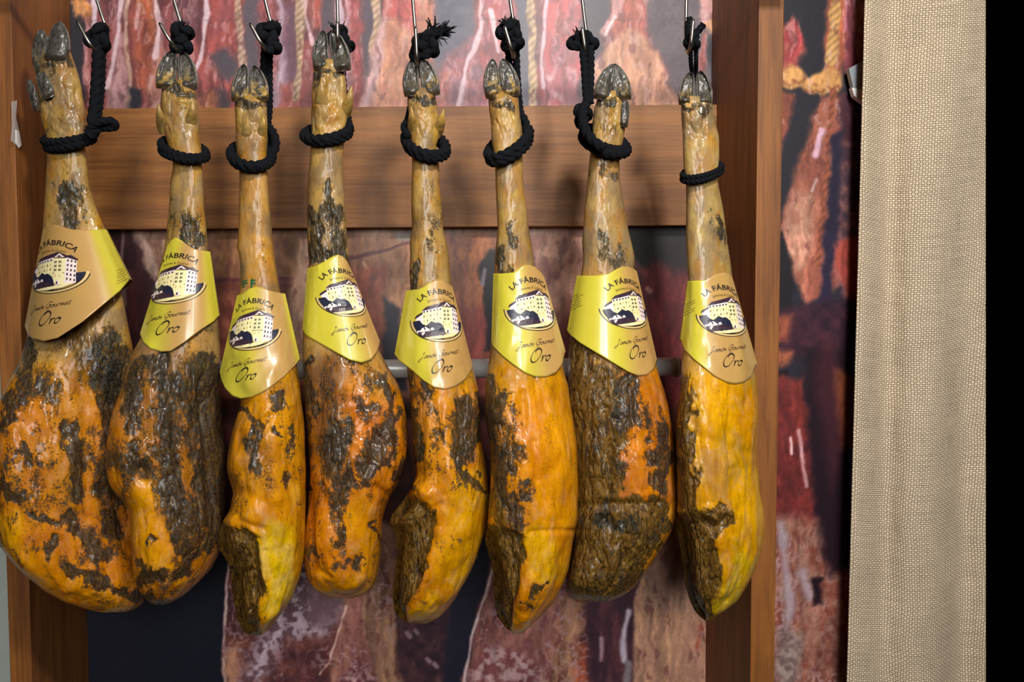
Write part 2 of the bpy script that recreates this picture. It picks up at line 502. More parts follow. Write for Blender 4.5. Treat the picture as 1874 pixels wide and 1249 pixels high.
def paint_mural(X, Y):
    n = X.shape
    wx = X + (fbm(X / 26, Y / 26, seed=3) - 0.5) * 18 + (fbm(X / 7, Y / 9, seed=5) - 0.5) * 4
    wy = Y + (fbm(X / 26, Y / 30, seed=8) - 0.5) * 20
    C = np.zeros(n + (3,)) + np.array((58, 36, 32.0))

    def over(a, c):
        nonlocal C
        C = C * (1 - a[..., None]) + np.array(c, float) * a[..., None]

    def poly(pts, c, soft=3.0, alpha=1.0, warp=1.0, tex=0.0, c2=None, ts=14.0, st=1.0):
        pts = np.array(pts, float)
        gx = X + (wx - X) * warp; gy = Y + (wy - Y) * warp
        inside = np.zeros(n, bool); d = np.full(n, 1e9)
        m = len(pts)
        for i in range(m):
            x1, y1 = pts[i]; x2, y2 = pts[(i + 1) % m]
            d = np.minimum(d, seg_dist(gx, gy, x1, y1, x2, y2))
            cond = ((y1 > gy) != (y2 > gy)) & (gx < (x2 - x1) * (gy - y1) / (y2 - y1 + 1e-9) + x1)
            inside ^= cond
        sd = np.where(inside, d, -d)
        a = sstep(-soft * 1.6, soft * 1.6, sd) * alpha
        if tex:
            t = sstep(0.5 - tex, 0.5 + tex, fbm(X / ts, Y / (ts * st), oct=4, seed=int(abs(pts[0, 0]) + 31)))
            cc = np.array(c, float) * (1 - t[..., None]) + np.array(c2, float) * t[..., None]
            C[...] = C * (1 - a[..., None]) + cc * a[..., None]
        else:
            over(a, c)

    def line(pts, w, c, soft=2.0, alpha=1.0, warp=0.28, twist=0):
        gx = X + (wx - X) * warp; gy = Y + (wy - Y) * warp
        d = np.full(n, 1e9)
        for (x1, y1), (x2, y2) in zip(pts[:-1], pts[1:]):
            d = np.minimum(d, seg_dist(gx, gy, x1, y1, x2, y2))
        wv = w * (.55 + .9 * vnoise(X / 40, Y / 26, seed=int(pts[0][0]) + 5))
        a = np.clip((wv + soft - d) / (2 * soft), 0, 1); a = a * a * (3 - 2 * a) * alpha
        cc = np.array(c, float)
        if twist:
            k = 0.5 + 0.5 * np.sin((gy + gx * 0.9) / twist * 2 * PI)
            cc = cc * (0.78 + 0.22 * k[..., None])
        C[...] = C * (1 - a[..., None]) + cc * a[..., None]

    def R(x1, y1, x2, y2): return [(x1, y1), (x2, y1), (x2, y2), (x1, y2)]
    # --- upper strip
    poly(R(60, -80, 1360, 235), (150, 78, 76), 4, tex=0.22, c2=(112, 66, 72), ts=22, st=2.5)
    poly([(90, -90), (140, -90), (150, 40), (168, 120), (152, 235), (90, 235)], (40, 38, 46), 4)
    poly(R(146, 40, 176, 100), (44, 38, 46), 4)
    poly([(132, 5), (150, -5), (172, 5), (168, 45), (150, 30), (138, 34)], (204, 140, 84), 4)
    poly([(160, 50), (185, 60), (190, 120), (165, 235), (150, 235)], (160, 84, 80), 5)
    line([(178, -30), (172, 45)], 6, (214, 190, 200)); line([(162, 40), (158, 150)], 6, (196, 140, 140), alpha=.7)
    poly([(216, 60), (208, 90), (186, 235), (248, 235), (232, 150), (222, 60)], (190, 146, 148), 5, tex=.25, c2=(166, 118, 124), ts=12, st=3)
    line([(224, -30), (216, 60), (208, 110), (196, 160)], 4, (222, 190, 198))
    line([(232, -20), (230, 80), (238, 150), (232, 220)], 3.5, (200, 160, 140))
    poly([(246, -40), (284, -40), (282, 60), (290, 110), (268, 170), (244, 160)], (178, 98, 62), 7, tex=.25, c2=(156, 82, 66), ts=12, st=4)
    line([(254, 10), (248, 50)], 4, (206, 150, 148))
    poly(R(234, 158, 256, 235), (46, 46, 58), 4)
    poly([(292, 90), (300, 120), (345, 235), (246, 235), (270, 160), (280, 110)], (192, 136, 122), 5, tex=.25, c2=(172, 116, 104), ts=13, st=3)
    line([(284, -30), (290, 50), (284, 105)], 4.5, (226, 192, 196))
    line([(340, 20), (346, 60), (350, 110)], 5, (186, 120, 120)); line([(356, -20), (357, 30)], 4, (180, 130, 124))
    poly(R(336, 0, 372, 60), (104, 66, 76), 6, alpha=.7)
    poly([(382, -40), (432, -40), (438, 120), (436, 235), (352, 235), (366, 120)], (172, 84, 78), 6, tex=.25, c2=(150, 78, 80), ts=15, st=2)
    line([(376, -30), (378, 25), (366, 110), (350, 150)], 4, (226, 196, 206))
    poly([(384, 100), (412, 90), (438, 108), (436, 135), (416, 148), (396, 136)], (84, 74, 84), 6)
    poly([(392, 160), (410, 165), (424, 190), (420, 215), (404, 205)], (78, 66, 76), 6)
    poly([(352, 175), (392, 170), (410, 235), (340, 235)], (200, 126, 92), 7)
    poly(R(446, -60, 476, 235), (96, 84, 94), 5)
    line([(432, -40), (437, 40), (446, 130), (446, 180)], 6.5, (208, 168, 144), twist=13)
    poly([(476, -40), (512, -40), (500, 90), (490, 235), (470, 235)], (158, 82, 84), 6)
    poly([(506, -60), (522, -60), (520, 60), (534, 90), (520, 235), (486, 235), (510, 90)], (204, 178, 196), 5, tex=.25, c2=(168, 136, 152), ts=9, st=4)
    poly([(520, 0), (545, 10), (545, 140), (520, 170)], (112, 76, 92), 6); poly([(512, 150), (545, 150), (560, 235), (505, 235)], (176, 92, 84), 6)
    poly([(556, -60), (612, -60), (590, 50), (570, 60)], (180, 84, 72), 6, tex=.25, c2=(160, 100, 84), ts=12, st=3)
    line([(555, -30), (558, 30), (572, 80)], 4, (220, 180, 186))
    line([(548, -40), (549, 60), (549, 110), (541, 180)], 6.5, (206, 170, 138), twist=13)
    poly(R(590, -20, 616, 60), (88, 74, 86), 6)
    line([(618, -30), (622, 40)], 6, (204, 180, 194)); line([(640, -30), (636, 60), (640, 120), (634, 220)], 5, (214, 168, 178))
    poly(R(640, -60, 664, 235), (160, 78, 78), 5)
    poly(R(664, -60, 700, 235), (90, 76, 88), 5)
    line([(685, -40), (690, 40), (684, 90)], 7.5, (200, 166, 138), twist=14)
    poly([(718, -30), (786, -30), (792, 60), (800, 120), (812, 235), (648, 235), (676, 130), (694, 60)], (204, 142, 112), 5, tex=.25, c2=(182, 120, 100), ts=16, st=2)
    poly([(718, -20), (706, 40), (700, 110), (680, 190), (672, 235), (650, 235), (676, 130), (694, 60)], (206, 166, 168), 5)
    poly([(716, -10), (764, 0), (760, 50), (734, 45), (706, 30)], (180, 84, 80), 6); poly([(765, -40), (798, -40), (792, 60), (768, 40)], (196, 122, 96), 6)
    poly(R(795, -60, 868, 160), (100, 96, 112), 6, tex=.25, c2=(82, 80, 98), ts=20)
    poly([(820, 100), (872, 60), (900, 235), (800, 235), (804, 120)], (134, 90, 104), 6, tex=.25, c2=(160, 96, 100), ts=14)
    poly([(800, 130), (822, 130), (822, 235), (800, 235)], (180, 104, 96), 5)
    line([(886, -30), (880, 50), (868, 90), (856, 110), (846, 160), (836, 215)], 4, (222, 190, 200))
    poly([(892, -60), (955, -60), (955, 60), (930, 235), (880, 235), (880, 120)], (176, 80, 82), 5, tex=.25, c2=(152, 84, 96), ts=14, st=2)
    line([(898, 20), (904, 50), (912, 95)], 4, (230, 200, 206))
    poly(R(945, -60, 972, 235), (84, 80, 96), 5)
    line([(969, -40), (974, 60), (973, 140), (976, 220)], 8.5, (204, 170, 132), twist=15)
    poly([(1004, -60), (1066, -60), (1070, 90), (1048, 235), (984, 235), (992, 60)], (182, 82, 84), 4, tex=.25, c2=(160, 96, 106), ts=15, st=1.6)
    line([(1003, -30), (996, 50), (990, 120), (994, 160)], 3.5, (216, 184, 196))
    for q in ((1024, 108), (1040, 125), (1000, 140), (1012, 168), (1020, 172)):
        line([q, (q[0] + 6, q[1] + 6)], 4, (212, 170, 178), soft=3, alpha=.6)
    poly([(1066, -60), (1128, -60), (1118, 30), (1100, 60), (1100, 90), (1076, 180), (1060, 180)], (70, 64, 76), 5)
    poly([(1116, -60), (1260, -60), (1182, 40), (1180, 90), (1120, 70)], (172, 92, 78), 7)
    poly([(1180, -60), (1320, -60), (1320, 235), (1240, 235), (1225, 130), (1185, 60)], (88, 76, 84), 6, tex=.3, c2=(104, 92, 98), ts=18)
    poly([(1148, 50), (1168, 60), (1204, 95), (1222, 130), (1246, 235), (1046, 235), (1072, 180), (1104, 90)], (206, 150, 120), 4, tex=.25, c2=(184, 128, 104), ts=13, st=3)
    line([(1134, -20), (1126, 25), (1104, 58)], 8, (196, 140, 140)); line([(1124, 30), (1108, 64)], 3, (230, 200, 200))
    poly([(1278, -60), (1312, -60), (1312, 40), (1280, 45)], (200, 148, 144), 4); poly([(1284, 42), (1312, 30), (1312, 76), (1296, 62)], (220, 162, 120), 3)
    poly([(1284, 62), (1294, 66), (1296, 110), (1286, 140), (1278, 130)], (168, 92, 88), 3)
    poly(R(1300, 72, 1330, 240), (42, 38, 48), 3)
    line([(60, 38), (1330, 35)], 1.2, (96, 76, 84), alpha=.35, warp=0)
    # --- middle strip
    poly(R(60, 225, 1360, 760), (126, 84, 58), 3, tex=.25, c2=(104, 62, 44), ts=34, st=1)
    poly(R(60, 225, 300, 760), (74, 44, 48), 10, tex=.3, c2=(56, 30, 36), ts=20, st=3)
    line([(226, 420), (222, 480), (228, 560)], 3, (168, 140, 140), soft=3, alpha=.7); line([(238, 500), (246, 600)], 6, (120, 60, 62), soft=6, alpha=.6)
    poly([(236, 400), (330, 400), (300, 520), (270, 480)], (136, 104, 84), 6, tex=.2, c2=(116, 80, 66), ts=16)
    poly([(236, 400), (250, 400), (284, 480), (300, 530), (290, 530), (262, 480)], (160, 132, 118), 3)
    poly(R(384, 400, 560, 506), (140, 98, 66), 6, tex=.2, c2=(118, 78, 52), ts=16)
    poly(R(384, 514, 560, 730), (124, 72, 54), 6, tex=.25, c2=(92, 46, 40), ts=26)
    line([(384, 514), (560, 508), (640, 490)], 3, (84, 40, 46), soft=3)
    poly([(545, 440), (570, 430), (570, 700), (530, 700), (524, 560)], (150, 118, 98), 5)
    poly([(636, 420), (760, 420), (760, 600), (720, 560), (680, 520), (640, 500)], (156, 114, 86), 4, tex=.2, c2=(134, 92, 68), ts=18)
    line([(634, 474), (700, 460), (748, 444)], 2.5, (92, 48, 52), soft=2); line([(664, 480), (700, 540), (742, 584)], 2.5, (186, 150, 124), soft=2)
    poly([(722, 424), (748, 420), (760, 440), (728, 444)], (128, 118, 108), 3)
    poly(R(638, 486, 706, 700), (118, 58, 46), 8, tex=.3, c2=(150, 86, 62), ts=26)
    poly([(706, 545), (730, 570), (745, 640), (745, 720), (700, 720)], (36, 34, 46), 4)
    poly(R(812, 415, 900, 560), (160, 100, 64), 8, tex=.2, c2=(136, 84, 58), ts=26); poly(R(820, 560, 900, 720), (120, 56, 52), 14)
    poly([(896, 455), (882, 480), (876, 510), (886, 560), (890, 640), (930, 640), (930, 455)], (24, 20, 26), 3)
    line([(888, 495), (882, 520)], 3, (110, 100, 110), soft=3)
    poly([(958, 410), (1070, 410), (1070, 700), (1030, 640), (990, 520)], (172, 128, 108), 4, tex=.2, c2=(150, 100, 84), ts=22)
    poly([(1010, 600), (1060, 560), (1060, 700), (1030, 700)], (128, 66, 58), 8)
    poly(R(1140, 400, 1360, 760), (110, 46, 46), 10, tex=.3, c2=(76, 30, 36), ts=30, st=1)
    poly([(1130, 400), (1360, 400), (1360, 470), (1240, 500), (1200, 480), (1160, 500)], (34, 26, 30), 8)
    line([(1160, 480), (1180, 500)], 5, (140, 80, 74), soft=5, alpha=.6); line([(1186, 530), (1190, 534)], 4, (190, 140, 130), soft=3, alpha=.8)
    # --- lower part
    poly(R(60, 740, 1360, 1000), (54, 30, 28), 8, tex=.3, c2=(84, 44, 38), ts=30)
    poly(R(60, 960, 440, 1330), (24, 27, 38), 4)
    poly([(428, 960), (640, 960), (640, 1330), (414, 1330), (408, 1200), (414, 1090)], (122, 70, 62), 3, tex=.3, c2=(82, 46, 50), ts=24)
    line([(424, 1000), (414, 1080), (409, 1180), (413, 1330)], 2.5, (214, 176, 172))
    poly([(412, 1190), (440, 1180), (440, 1330), (414, 1330)], (182, 130, 104), 8)
    poly([(540, 1010), (640, 1010), (625, 1120), (590, 1170), (520, 1170), (480, 1249), (440, 1249), (500, 1120)], (112, 82, 90), 10, tex=.12, c2=(196, 172, 184), ts=9, st=1)
    poly([(560, 1060), (630, 1070), (615, 1140), (570, 1150)], (138, 110, 118), 8, tex=.2, c2=(118, 88, 94), ts=12)
    poly([(632, 1060), (670, 1050), (690, 1330), (590, 1330), (608, 1220)], (158, 108, 92), 4, tex=.25, c2=(132, 82, 78), ts=12, st=3)
    poly([(620, 1249), (650, 1200), (700, 1249), (700, 1330), (600, 1330)], (176, 134, 134), 6, tex=.14, c2=(100, 54, 60), ts=9)
    line([(632, 1110), (616, 1170), (602, 1215), (586, 1235)], 2, (220, 178, 166))
    poly([(690, 960), (740, 960), (728, 1080), (722, 1180), (748, 1270), (760, 1330), (700, 1330), (680, 1200), (662, 1120), (664, 1050)], (160, 120, 92), 4, tex=.2, c2=(140, 98, 82), ts=18, st=2)
    poly([(720, 960), (765, 960), (765, 1110), (735, 1110)], (112, 78, 72), 6)
    poly([(730, 1120), (860, 1110), (860, 1330), (750, 1330), (722, 1190)], (76, 48, 52), 5, tex=.3, c2=(50, 34, 44), ts=16)
    for q in ((745, 1160), (760, 1155), (835, 1180), (782, 1205), (795, 1215)):
        line([q, (q[0] + 5, q[1] + 5)], 3.5, (170, 140, 150), soft=3, alpha=.7)
    poly([(840, 960), (900, 960), (900, 1050), (872, 1130), (852, 1230), (846, 1330), (800, 1330), (820, 1160)], (34, 32, 48), 4)
    poly([(902, 960), (1060, 960), (1030, 1150), (1010, 1249), (1000, 1330), (842, 1330), (852, 1230), (866, 1160), (890, 1080)], (160, 108, 96), 4, tex=.22, c2=(128, 78, 76), ts=14, st=2)
    poly([(890, 1180), (960, 1190), (1000, 1249), (1000, 1330), (850, 1330), (858, 1230)], (182, 146, 146), 10, tex=.12, c2=(122, 68, 70), ts=10)
    line([(901, 1045), (886, 1100), (864, 1160), (852, 1230), (846, 1300)], 2.5, (214, 186, 186))
    poly([(1028, 1090), (1080, 1100), (1062, 1180), (1072, 1330), (1000, 1330), (1014, 1230)], (176, 128, 100), 5, tex=.2, c2=(154, 104, 86), ts=18, st=2)
    poly([(1056, 1170), (1078, 1180), (1082, 1330), (1050, 1330)], (164, 84, 60), 7)
    poly([(1070, 1080), (1165, 1060), (1165, 1330), (1086, 1330), (1072, 1200)], (92, 52, 58), 4, tex=.3, c2=(56, 36, 48), ts=12, st=4)
    line([(1100, 1170), (1100, 1210)], 3, (190, 150, 160), soft=3, alpha=.8)
    line([(1150, 1120), (1140, 1170), (1142, 1210)], 6, (190, 176, 192), soft=4); line([(1150, 1215), (1148, 1249)], 8, (130, 118, 122), soft=4)
    poly([(1240, 940), (1300, 940), (1300, 1330), (1158, 1330), (1160, 1100), (1172, 1060)], (190, 144, 114), 2.5, tex=.25, c2=(168, 124, 104), ts=12, st=5, warp=.3)
    poly([(1210, 970), (1250, 970), (1260, 1120), (1170, 1110)], (160, 126, 112), 12, alpha=.7)
    line([(1282, 1150), (1276, 1185)], 4, (170, 74, 54), soft=4, alpha=.7)
    # --- strip to the right of the cabinet
    poly(R(1385, -100, 1750, 1330), (36, 34, 44), 2, warp=0)
    poly([(1430, 60), (1450, 30), (1468, 60), (1472, 95), (1460, 125), (1430, 130)], (170, 64, 68), 4, tex=.2, c2=(190, 96, 84), ts=12)
    poly([(1425, 170), (1452, 170), (1444, 230), (1425, 300)], (142, 76, 60), 4)
    poly([(1545, -60), (1620, -60), (1620, 150), (1550, 160), (1536, 90)], (104, 46, 58), 4, tex=.25, c2=(132, 66, 72), ts=10, st=4)
    poly([(1570, -60), (1640, -60), (1640, 120), (1566, 110)], (150, 88, 62), 4)
    line([(1548, 5), (1545, 55)], 3, (206, 130, 160), soft=3)
    poly([(1516, -40), (1548, -40), (1545, 100), (1530, 160), (1505, 150), (1512, 90)], (176, 96, 66), 4)
    line([(1533, -60), (1528, 40), (1522, 110)], 9, (210, 160, 98), twist=14)
    for cx_, cy_, r_ in ((1444, 140, 20), (1462, 138, 17), (1482, 158, 15), (1497, 148, 13), (1516, 140, 18), (1522, 152, 15), (1500, 162, 9)):
        line([(cx_, cy_), (cx_ + 3, cy_ + 3)], r_, (206, 150, 90), soft=6)
        line([(cx_ - r_ * .6, cy_ + r_ * .5), (cx_ + 2, cy_ + r_ * .85), (cx_ + r_ * .8, cy_ + r_ * .3)], 2, (140, 84, 48), soft=3)
    poly([(1500, 176), (1540, 170), (1560, 260), (1560, 330), (1540, 520), (1480, 560), (1440, 470), (1428, 420), (1450, 330), (1480, 250)], (146, 82, 68), 5, tex=.25, c2=(170, 104, 84), ts=14, st=3)
    poly([(1450, 350), (1492, 360), (1490, 430), (1466, 500), (1440, 470), (1430, 430)], (190, 138, 116), 6, tex=.2, c2=(170, 112, 94), ts=14)
    line([(1502, 240), (1494, 285)], 6, (226, 180, 200), soft=4); line([(1494, 330), (1486, 350)], 3, (220, 180, 176), soft=3)
    line([(1526, 170), (1518, 240), (1512, 330), (1506, 400), (1498, 480)], 6, (158, 88, 64), twist=16)
    line([(1504, 190), (1490, 250), (1474, 290)], 4, (160, 92, 72))
    poly([(1536, 170), (1620, 170), (1620, 330), (1545, 330), (1530, 260)], (70, 36, 48), 6)
    poly([(1524, 250), (1545, 240), (1536, 420), (1520, 560), (1500, 560), (1512, 400)], (36, 30, 52), 4)
    poly([(1546, 260), (1620, 260), (1620, 620), (1560, 620), (1534, 500), (1534, 380)], (126, 84, 84), 6, tex=.25, c2=(70, 50, 62), ts=12)
    poly([(1530, 440), (1580, 430), (1580, 560), (1550, 540), (1532, 490)], (148, 66, 56), 5)
    poly([(1405, 425), (1430, 430), (1455, 490), (1452, 560), (1405, 590)], (26, 22, 28), 3)
    poly([(1405, 570), (1600, 540), (1600, 660), (1405, 660)], (64, 32, 44), 10, tex=.3, c2=(38, 22, 36), ts=18)
    poly([(1405, 575), (1450, 580), (1440, 625), (1405, 630)], (130, 70, 52), 5); poly([(1405, 640), (1450, 645), (1445, 670), (1405, 682)], (150, 84, 58), 6)
    line([(1405, 690), (1440, 684)], 4, (20, 16, 22))
    poly([(1405, 690), (1470, 690), (1486, 800), (1500, 960), (1405, 960)], (118, 46, 42), 6, tex=.25, c2=(86, 34, 36), ts=20, st=1)
    line([(1463, 790), (1470, 850), (1476, 890)], 4, (206, 160, 166), soft=3, alpha=.8); line([(1447, 800), (1450, 830)], 2, (220, 180, 180))
    poly([(1470, 640), (1620, 640), (1620, 1060), (1500, 1080), (1490, 960), (1480, 820)], (30, 16, 26), 6)
    poly([(1500, 620), (1530, 620), (1545, 820), (1520, 900), (1490, 700)], (64, 28, 36), 10, alpha=.7)
    poly([(1528, 680), (1620, 690), (1620, 840), (1540, 820)], (118, 62, 40), 8)
    poly([(1405, 940), (1490, 950), (1520, 1060), (1540, 1040), (1620, 1030), (1620, 1330), (1405, 1330)], (116, 64, 54), 8, tex=.25, c2=(138, 96, 82), ts=16)
    line([(1430, 960), (1438, 1040), (1448, 1110), (1440, 1150)], 9, (160, 146, 158), soft=8, alpha=.8)
    line([(1470, 1050), (1482, 1090)], 12, (166, 152, 164), soft=8, alpha=.8)
    poly([(1490, 1060), (1508, 1060), (1504, 1110), (1490, 1105)], (28, 16, 24), 4)
    poly([(1420, 1150), (1470, 1160), (1460, 1249), (1420, 1290)], (110, 88, 84), 8, tex=.2, c2=(150, 130, 124), ts=8)
    # fine print grain
    warm = sstep(10, 50, C[..., 0] - C[..., 2])
    sk = fbm(wx / 7, Y / 46, oct=4, seed=91)
    C = C * (1 + warm * (sk - .5) * .55)[..., None]
    fl = sstep(.60, .72, fbm(wx / 6, Y / 24, oct=3, seed=95)) * warm * .35 * (Y < 230)
    C = C * (1 - fl[..., None]) + np.array((226, 190, 192.0)) * fl[..., None]
    dk = sstep(.60, .74, fbm(wx / 11, Y / 30, oct=4, seed=97)) * warm * .45
    C = C * (1 - dk[..., None]) + np.array((84, 40, 44.0)) * dk[..., None]
    low = sstep(955, 1010, Y) * warm * (C[..., 2] < 98)
    rg = 1 - np.abs(2 * fbm(wx / 15, wy / 15, oct=3, seed=99) - 1)
    mz = sstep(.45, .62, fbm(X / 60, Y / 60, oct=2, seed=101))
    mb = sstep(.86, .96, rg) * low * .6 * (.3 + .7 * mz)
    C = C * (1 - mb[..., None]) + np.array((184, 152, 158.0)) * mb[..., None]
    C = C * (1 + .16 * sstep(420, 440, Y) - .02 * sstep(900, 1000, Y))[..., None]  # print painted brighter below the cross board to make up for dim light
    g = 1 + (fbm(X / 5, Y / 8, oct=3, seed=77) - 0.5) * 0.16
    return np.clip(C * g[..., None], 0, 255)


def build_mural():
    xa = P(40, 624, YB)[0]; xb = P(1690, 624, YB)[0]
    za = P(790, 1300, YB)[2]; zb = P(790, -50, YB)[2]
    nx, nz = 760, 620
    X, Z = np.meshgrid(np.linspace(xa, xb, nx), np.linspace(zb, za, nz))
    V = np.stack([X, np.full_like(X, YB), Z], -1)
    px, py = to_px(V)
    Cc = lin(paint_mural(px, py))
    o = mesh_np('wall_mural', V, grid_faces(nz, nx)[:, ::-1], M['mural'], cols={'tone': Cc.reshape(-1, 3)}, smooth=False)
    md = o.modifiers.new('sheet', 'SOLIDIFY'); md.thickness = 0.002; md.offset = -1
    tag(o, 'large photographic wall print of hanging red and pink hams, behind the wooden cabinet', 'mural')


build_mural()

# ------------------------------------------------------------------ cabinet
cab = empty('display_cabinet', (P(700, 624, YB)[0], YB, z_lo))
tag(cab, 'brown wooden open cabinet frame with side panels and a wide cross board', 'cabinet')


def wbox(name, lo, hi, mat, root, bevel=0.0, cls=None):
    o = box(name, lo, hi, mat, None, bevel)
    o.parent = root
    o.matrix_parent_inverse = Matrix.Translation(root.location).inverted()
    return o


XL1 = P(39, 624, YF)[0]; XL0 = P(-2, 624, YF)[0]
XR0 = P(1381, 624, YF)[0]; XR1 = P(1426, 624, YF)[0]
wbox('side_panel', (XL0, YF, z_lo), (XL1, YB, z_hi), M['wood_z'], cab, 0.0012)
wbox('side_panel', (XR0, YF, z_lo), (XR1, YB, z_hi), M['wood_z'], cab, 0.0012)
zt = P(750, 195, YB - .03)[2]; zb_ = P(750, 416, YB - .03)[2]
wbox('cross_rail', (XL1, YB - .03, zb_), (XR0, YB - .004, zt), M['wood_x'], cab, 0.001)

# steel rod behind the hams
rod_root = empty('steel_rod', P(400, 690, 1.38))
tag(rod_root, 'round polished steel rod running across the cabinet behind the hams', 'rod')


zr = P(1100, 673, 1.38)[2]
xr_end = P(1243, 671, 1.38)[0]; rr = 17.5 / F * 1.38
path = np.array([(XL1, 1.38, zr), ((XL1 + xr_end) / 2, 1.38, zr), (xr_end - .004, 1.38, zr)])
child('rod', *tube(path, rr, 40), M['steel'], rod_root)
path = np.array([(xr_end - .006, 1.38, zr), (xr_end - .002, 1.38, zr), (xr_end, 1.38, zr)])
child('end_cap', *tube(path, np.array([rr * 1.1, rr * 1.1, rr * .95]), 40), M['steel'], rod_root)
for bx_ in (0.14, -0.12):
    path = np.array([(bx_, 1.38, zr), (bx_, 1.43, zr), (bx_, YB - .004, zr)])
    child('bracket', *tube(path, 0.006, 16), M['steel'], rod_root)

# ------------------------------------------------------------------ label artwork (flat, shared)


def text2d(s, size, bold=0.0):
    cu = bpy.data.curves.new('t', 'FONT'); cu.body = s; cu.size = size; cu.offset = bold
    cu.resolution_u = 3
    ob = bpy.data.objects.new('t', cu); COL.objects.link(ob)
    dg = bpy.context.evaluated_depsgraph_get()
    me = ob.evaluated_get(dg).to_mesh()
    V = np.array([v.co[:2] for v in me.vertices]) if len(me.vertices) else np.zeros((0, 2))
    Fc = [tuple(p.vertices) for p in me.polygons]
    ob.evaluated_get(dg).to_mesh_clear()
    bpy.data.objects.remove(ob, do_unlink=True); bpy.data.curves.remove(cu)
    return V, Fc


def poly2d(pts, sub=0):
    pts = [Vector((x, y, 0)) for x, y in pts]
    tri = tessellate_polygon([pts])
    V = np.array([(p.x, p.y) for p in pts]); Fc = [tuple(t) for t in tri]
    for _ in range(sub):
        V2 = V.tolist(); cache = {}; F2 = []

        def mid(a, b):
            k = (min(a, b), max(a, b))
            if k not in cache:
                cache[k] = len(V2); V2.append(((V2[a][0] + V2[b][0]) / 2, (V2[a][1] + V2[b][1]) / 2))
            return cache[k]
        for a, b, c in Fc:
            ab, bc, ca = mid(a, b), mid(b, c), mid(c, a)
            F2 += [(a, ab, ca), (ab, b, bc), (ca, bc, c), (ab, bc, ca)]
        V, Fc = np.array(V2), F2
    return V, Fc


def ribbon(pts, w0, n=7, nib=0.8):
    p = catmull(np.array([(x, y, 0) for x, y in pts]), n)[:, :2]
    T = np.gradient(p, axis=0); T /= np.linalg.norm(T, axis=1)[:, None] + 1e-9
    ang = np.arctan2(T[:, 1], T[:, 0])
    w = w0 * (0.3 + 0.7 * np.abs(np.sin(ang - nib)))
    w *= np.minimum(1, np.minimum(np.arange(len(p)) + 1, len(p) - np.arange(len(p))) / 3.0)
    N = np.stack([-T[:, 1], T[:, 0]], -1)
    V = np.concatenate([p + N * w[:, None] / 2, p - N * w[:, None] / 2])
    m = len(p)
    return V, [(i, i + 1, m + i + 1, m + i) for i in range(m - 1)]


GL = {
    'J': ([[(.5, 2.0), (1.3, 2.4), (1.2, 2.2), (.75, .8), (.2, -.9), (-.5, -1.1), (-.5, -.6), (.9, .3)]], 1.35),
    'a': ([[(1, .9), (.6, 1), (.1, .5), (.2, 0), (.6, .15), (1, .95), (.95, .1), (1.3, .25)]], 1.25),
    'm': ([[(0, .75), (.15, 1), (.12, 0), (.5, .95), (.65, .8), (.58, 0), (.98, .95), (1.13, .8), (1.07, .05), (1.45, .25)]], 1.45),
    'ó': ([[(.6, 1), (.15, .75), (.1, .15), (.5, 0), (.9, .45), (.75, .95), (.5, 1), (1.1, .85)], [(.55, 1.4), (.95, 1.95)]], 1.05),
    'o': ([[(.6, 1), (.15, .75), (.1, .15), (.5, 0), (.9, .45), (.75, .95), (.5, 1), (1.1, .85)]], 1.05),
    'n': ([[(0, .75), (.15, 1), (.12, 0), (.5, .95), (.7, .8), (.63, .05), (1, .25)]], 1.0),
    'G': ([[(1.7, 1.7), (1.6, 2.3), (.8, 2.2), (.1, 1.2), (.2, .2), (.9, .1), (1.4, .9), (.9, 1.05), (1.7, 1.15), (1.4, .2), (1.0, -.7), (.3, -.8)]], 1.85),
    'u': ([[(0, .85), (.12, 1), (.08, .2), (.4, 0), (.8, .95), (.78, .1), (1.15, .25)]], 1.15),
    'r': ([[(0, .75), (.2, 1.05), (.1, 0), (.35, .8), (.75, 1), (.8, .8)]], .9),
    'e': ([[(.1, .45), (.65, .6), (.55, 1), (.15, .75), (.1, .15), (.5, 0), (.9, .3)]], .9),
    't': ([[(.45, 1.9), (.28, .2), (.55, 0), (.9, .3)], [(0, 1.15), (1.0, 1.25)]], .9),
    'O': ([[(1.9, 2.2), (1.2, 2.6), (.35, 2.0), (0, .9), (.35, .05), (1.1, .1), (1.8, 1.1), (1.9, 2.0), (1.4, 2.5), (.8, 2.2), (.7, 1.8)]], 2.15),
    ' ': ([], .8)}


def script_text(s, unit, w0, slant=.42, xs=1.0):
    out, x = [], 0.0
    for ch in s:
        st, adv = GL[ch]
        for pts in st:
            out.append(ribbon([((x + a) * xs * unit + slant * b * unit, b * unit) for a, b in pts], w0))
        x += adv
    return out, x * xs * unit


def arc_place(V, R, cx, cy, width):
    """flat text V (x right, y up, baseline 0) bent over a circle; returns art coords (t down)"""
    a = (V[:, 0] - width / 2) / R
    r = R + V[:, 1]
    return np.stack([cx + r * np.sin(a), cy - r * np.cos(a)], -1)


ART = {}   # part name -> list of (V2, faces, material key, layer)


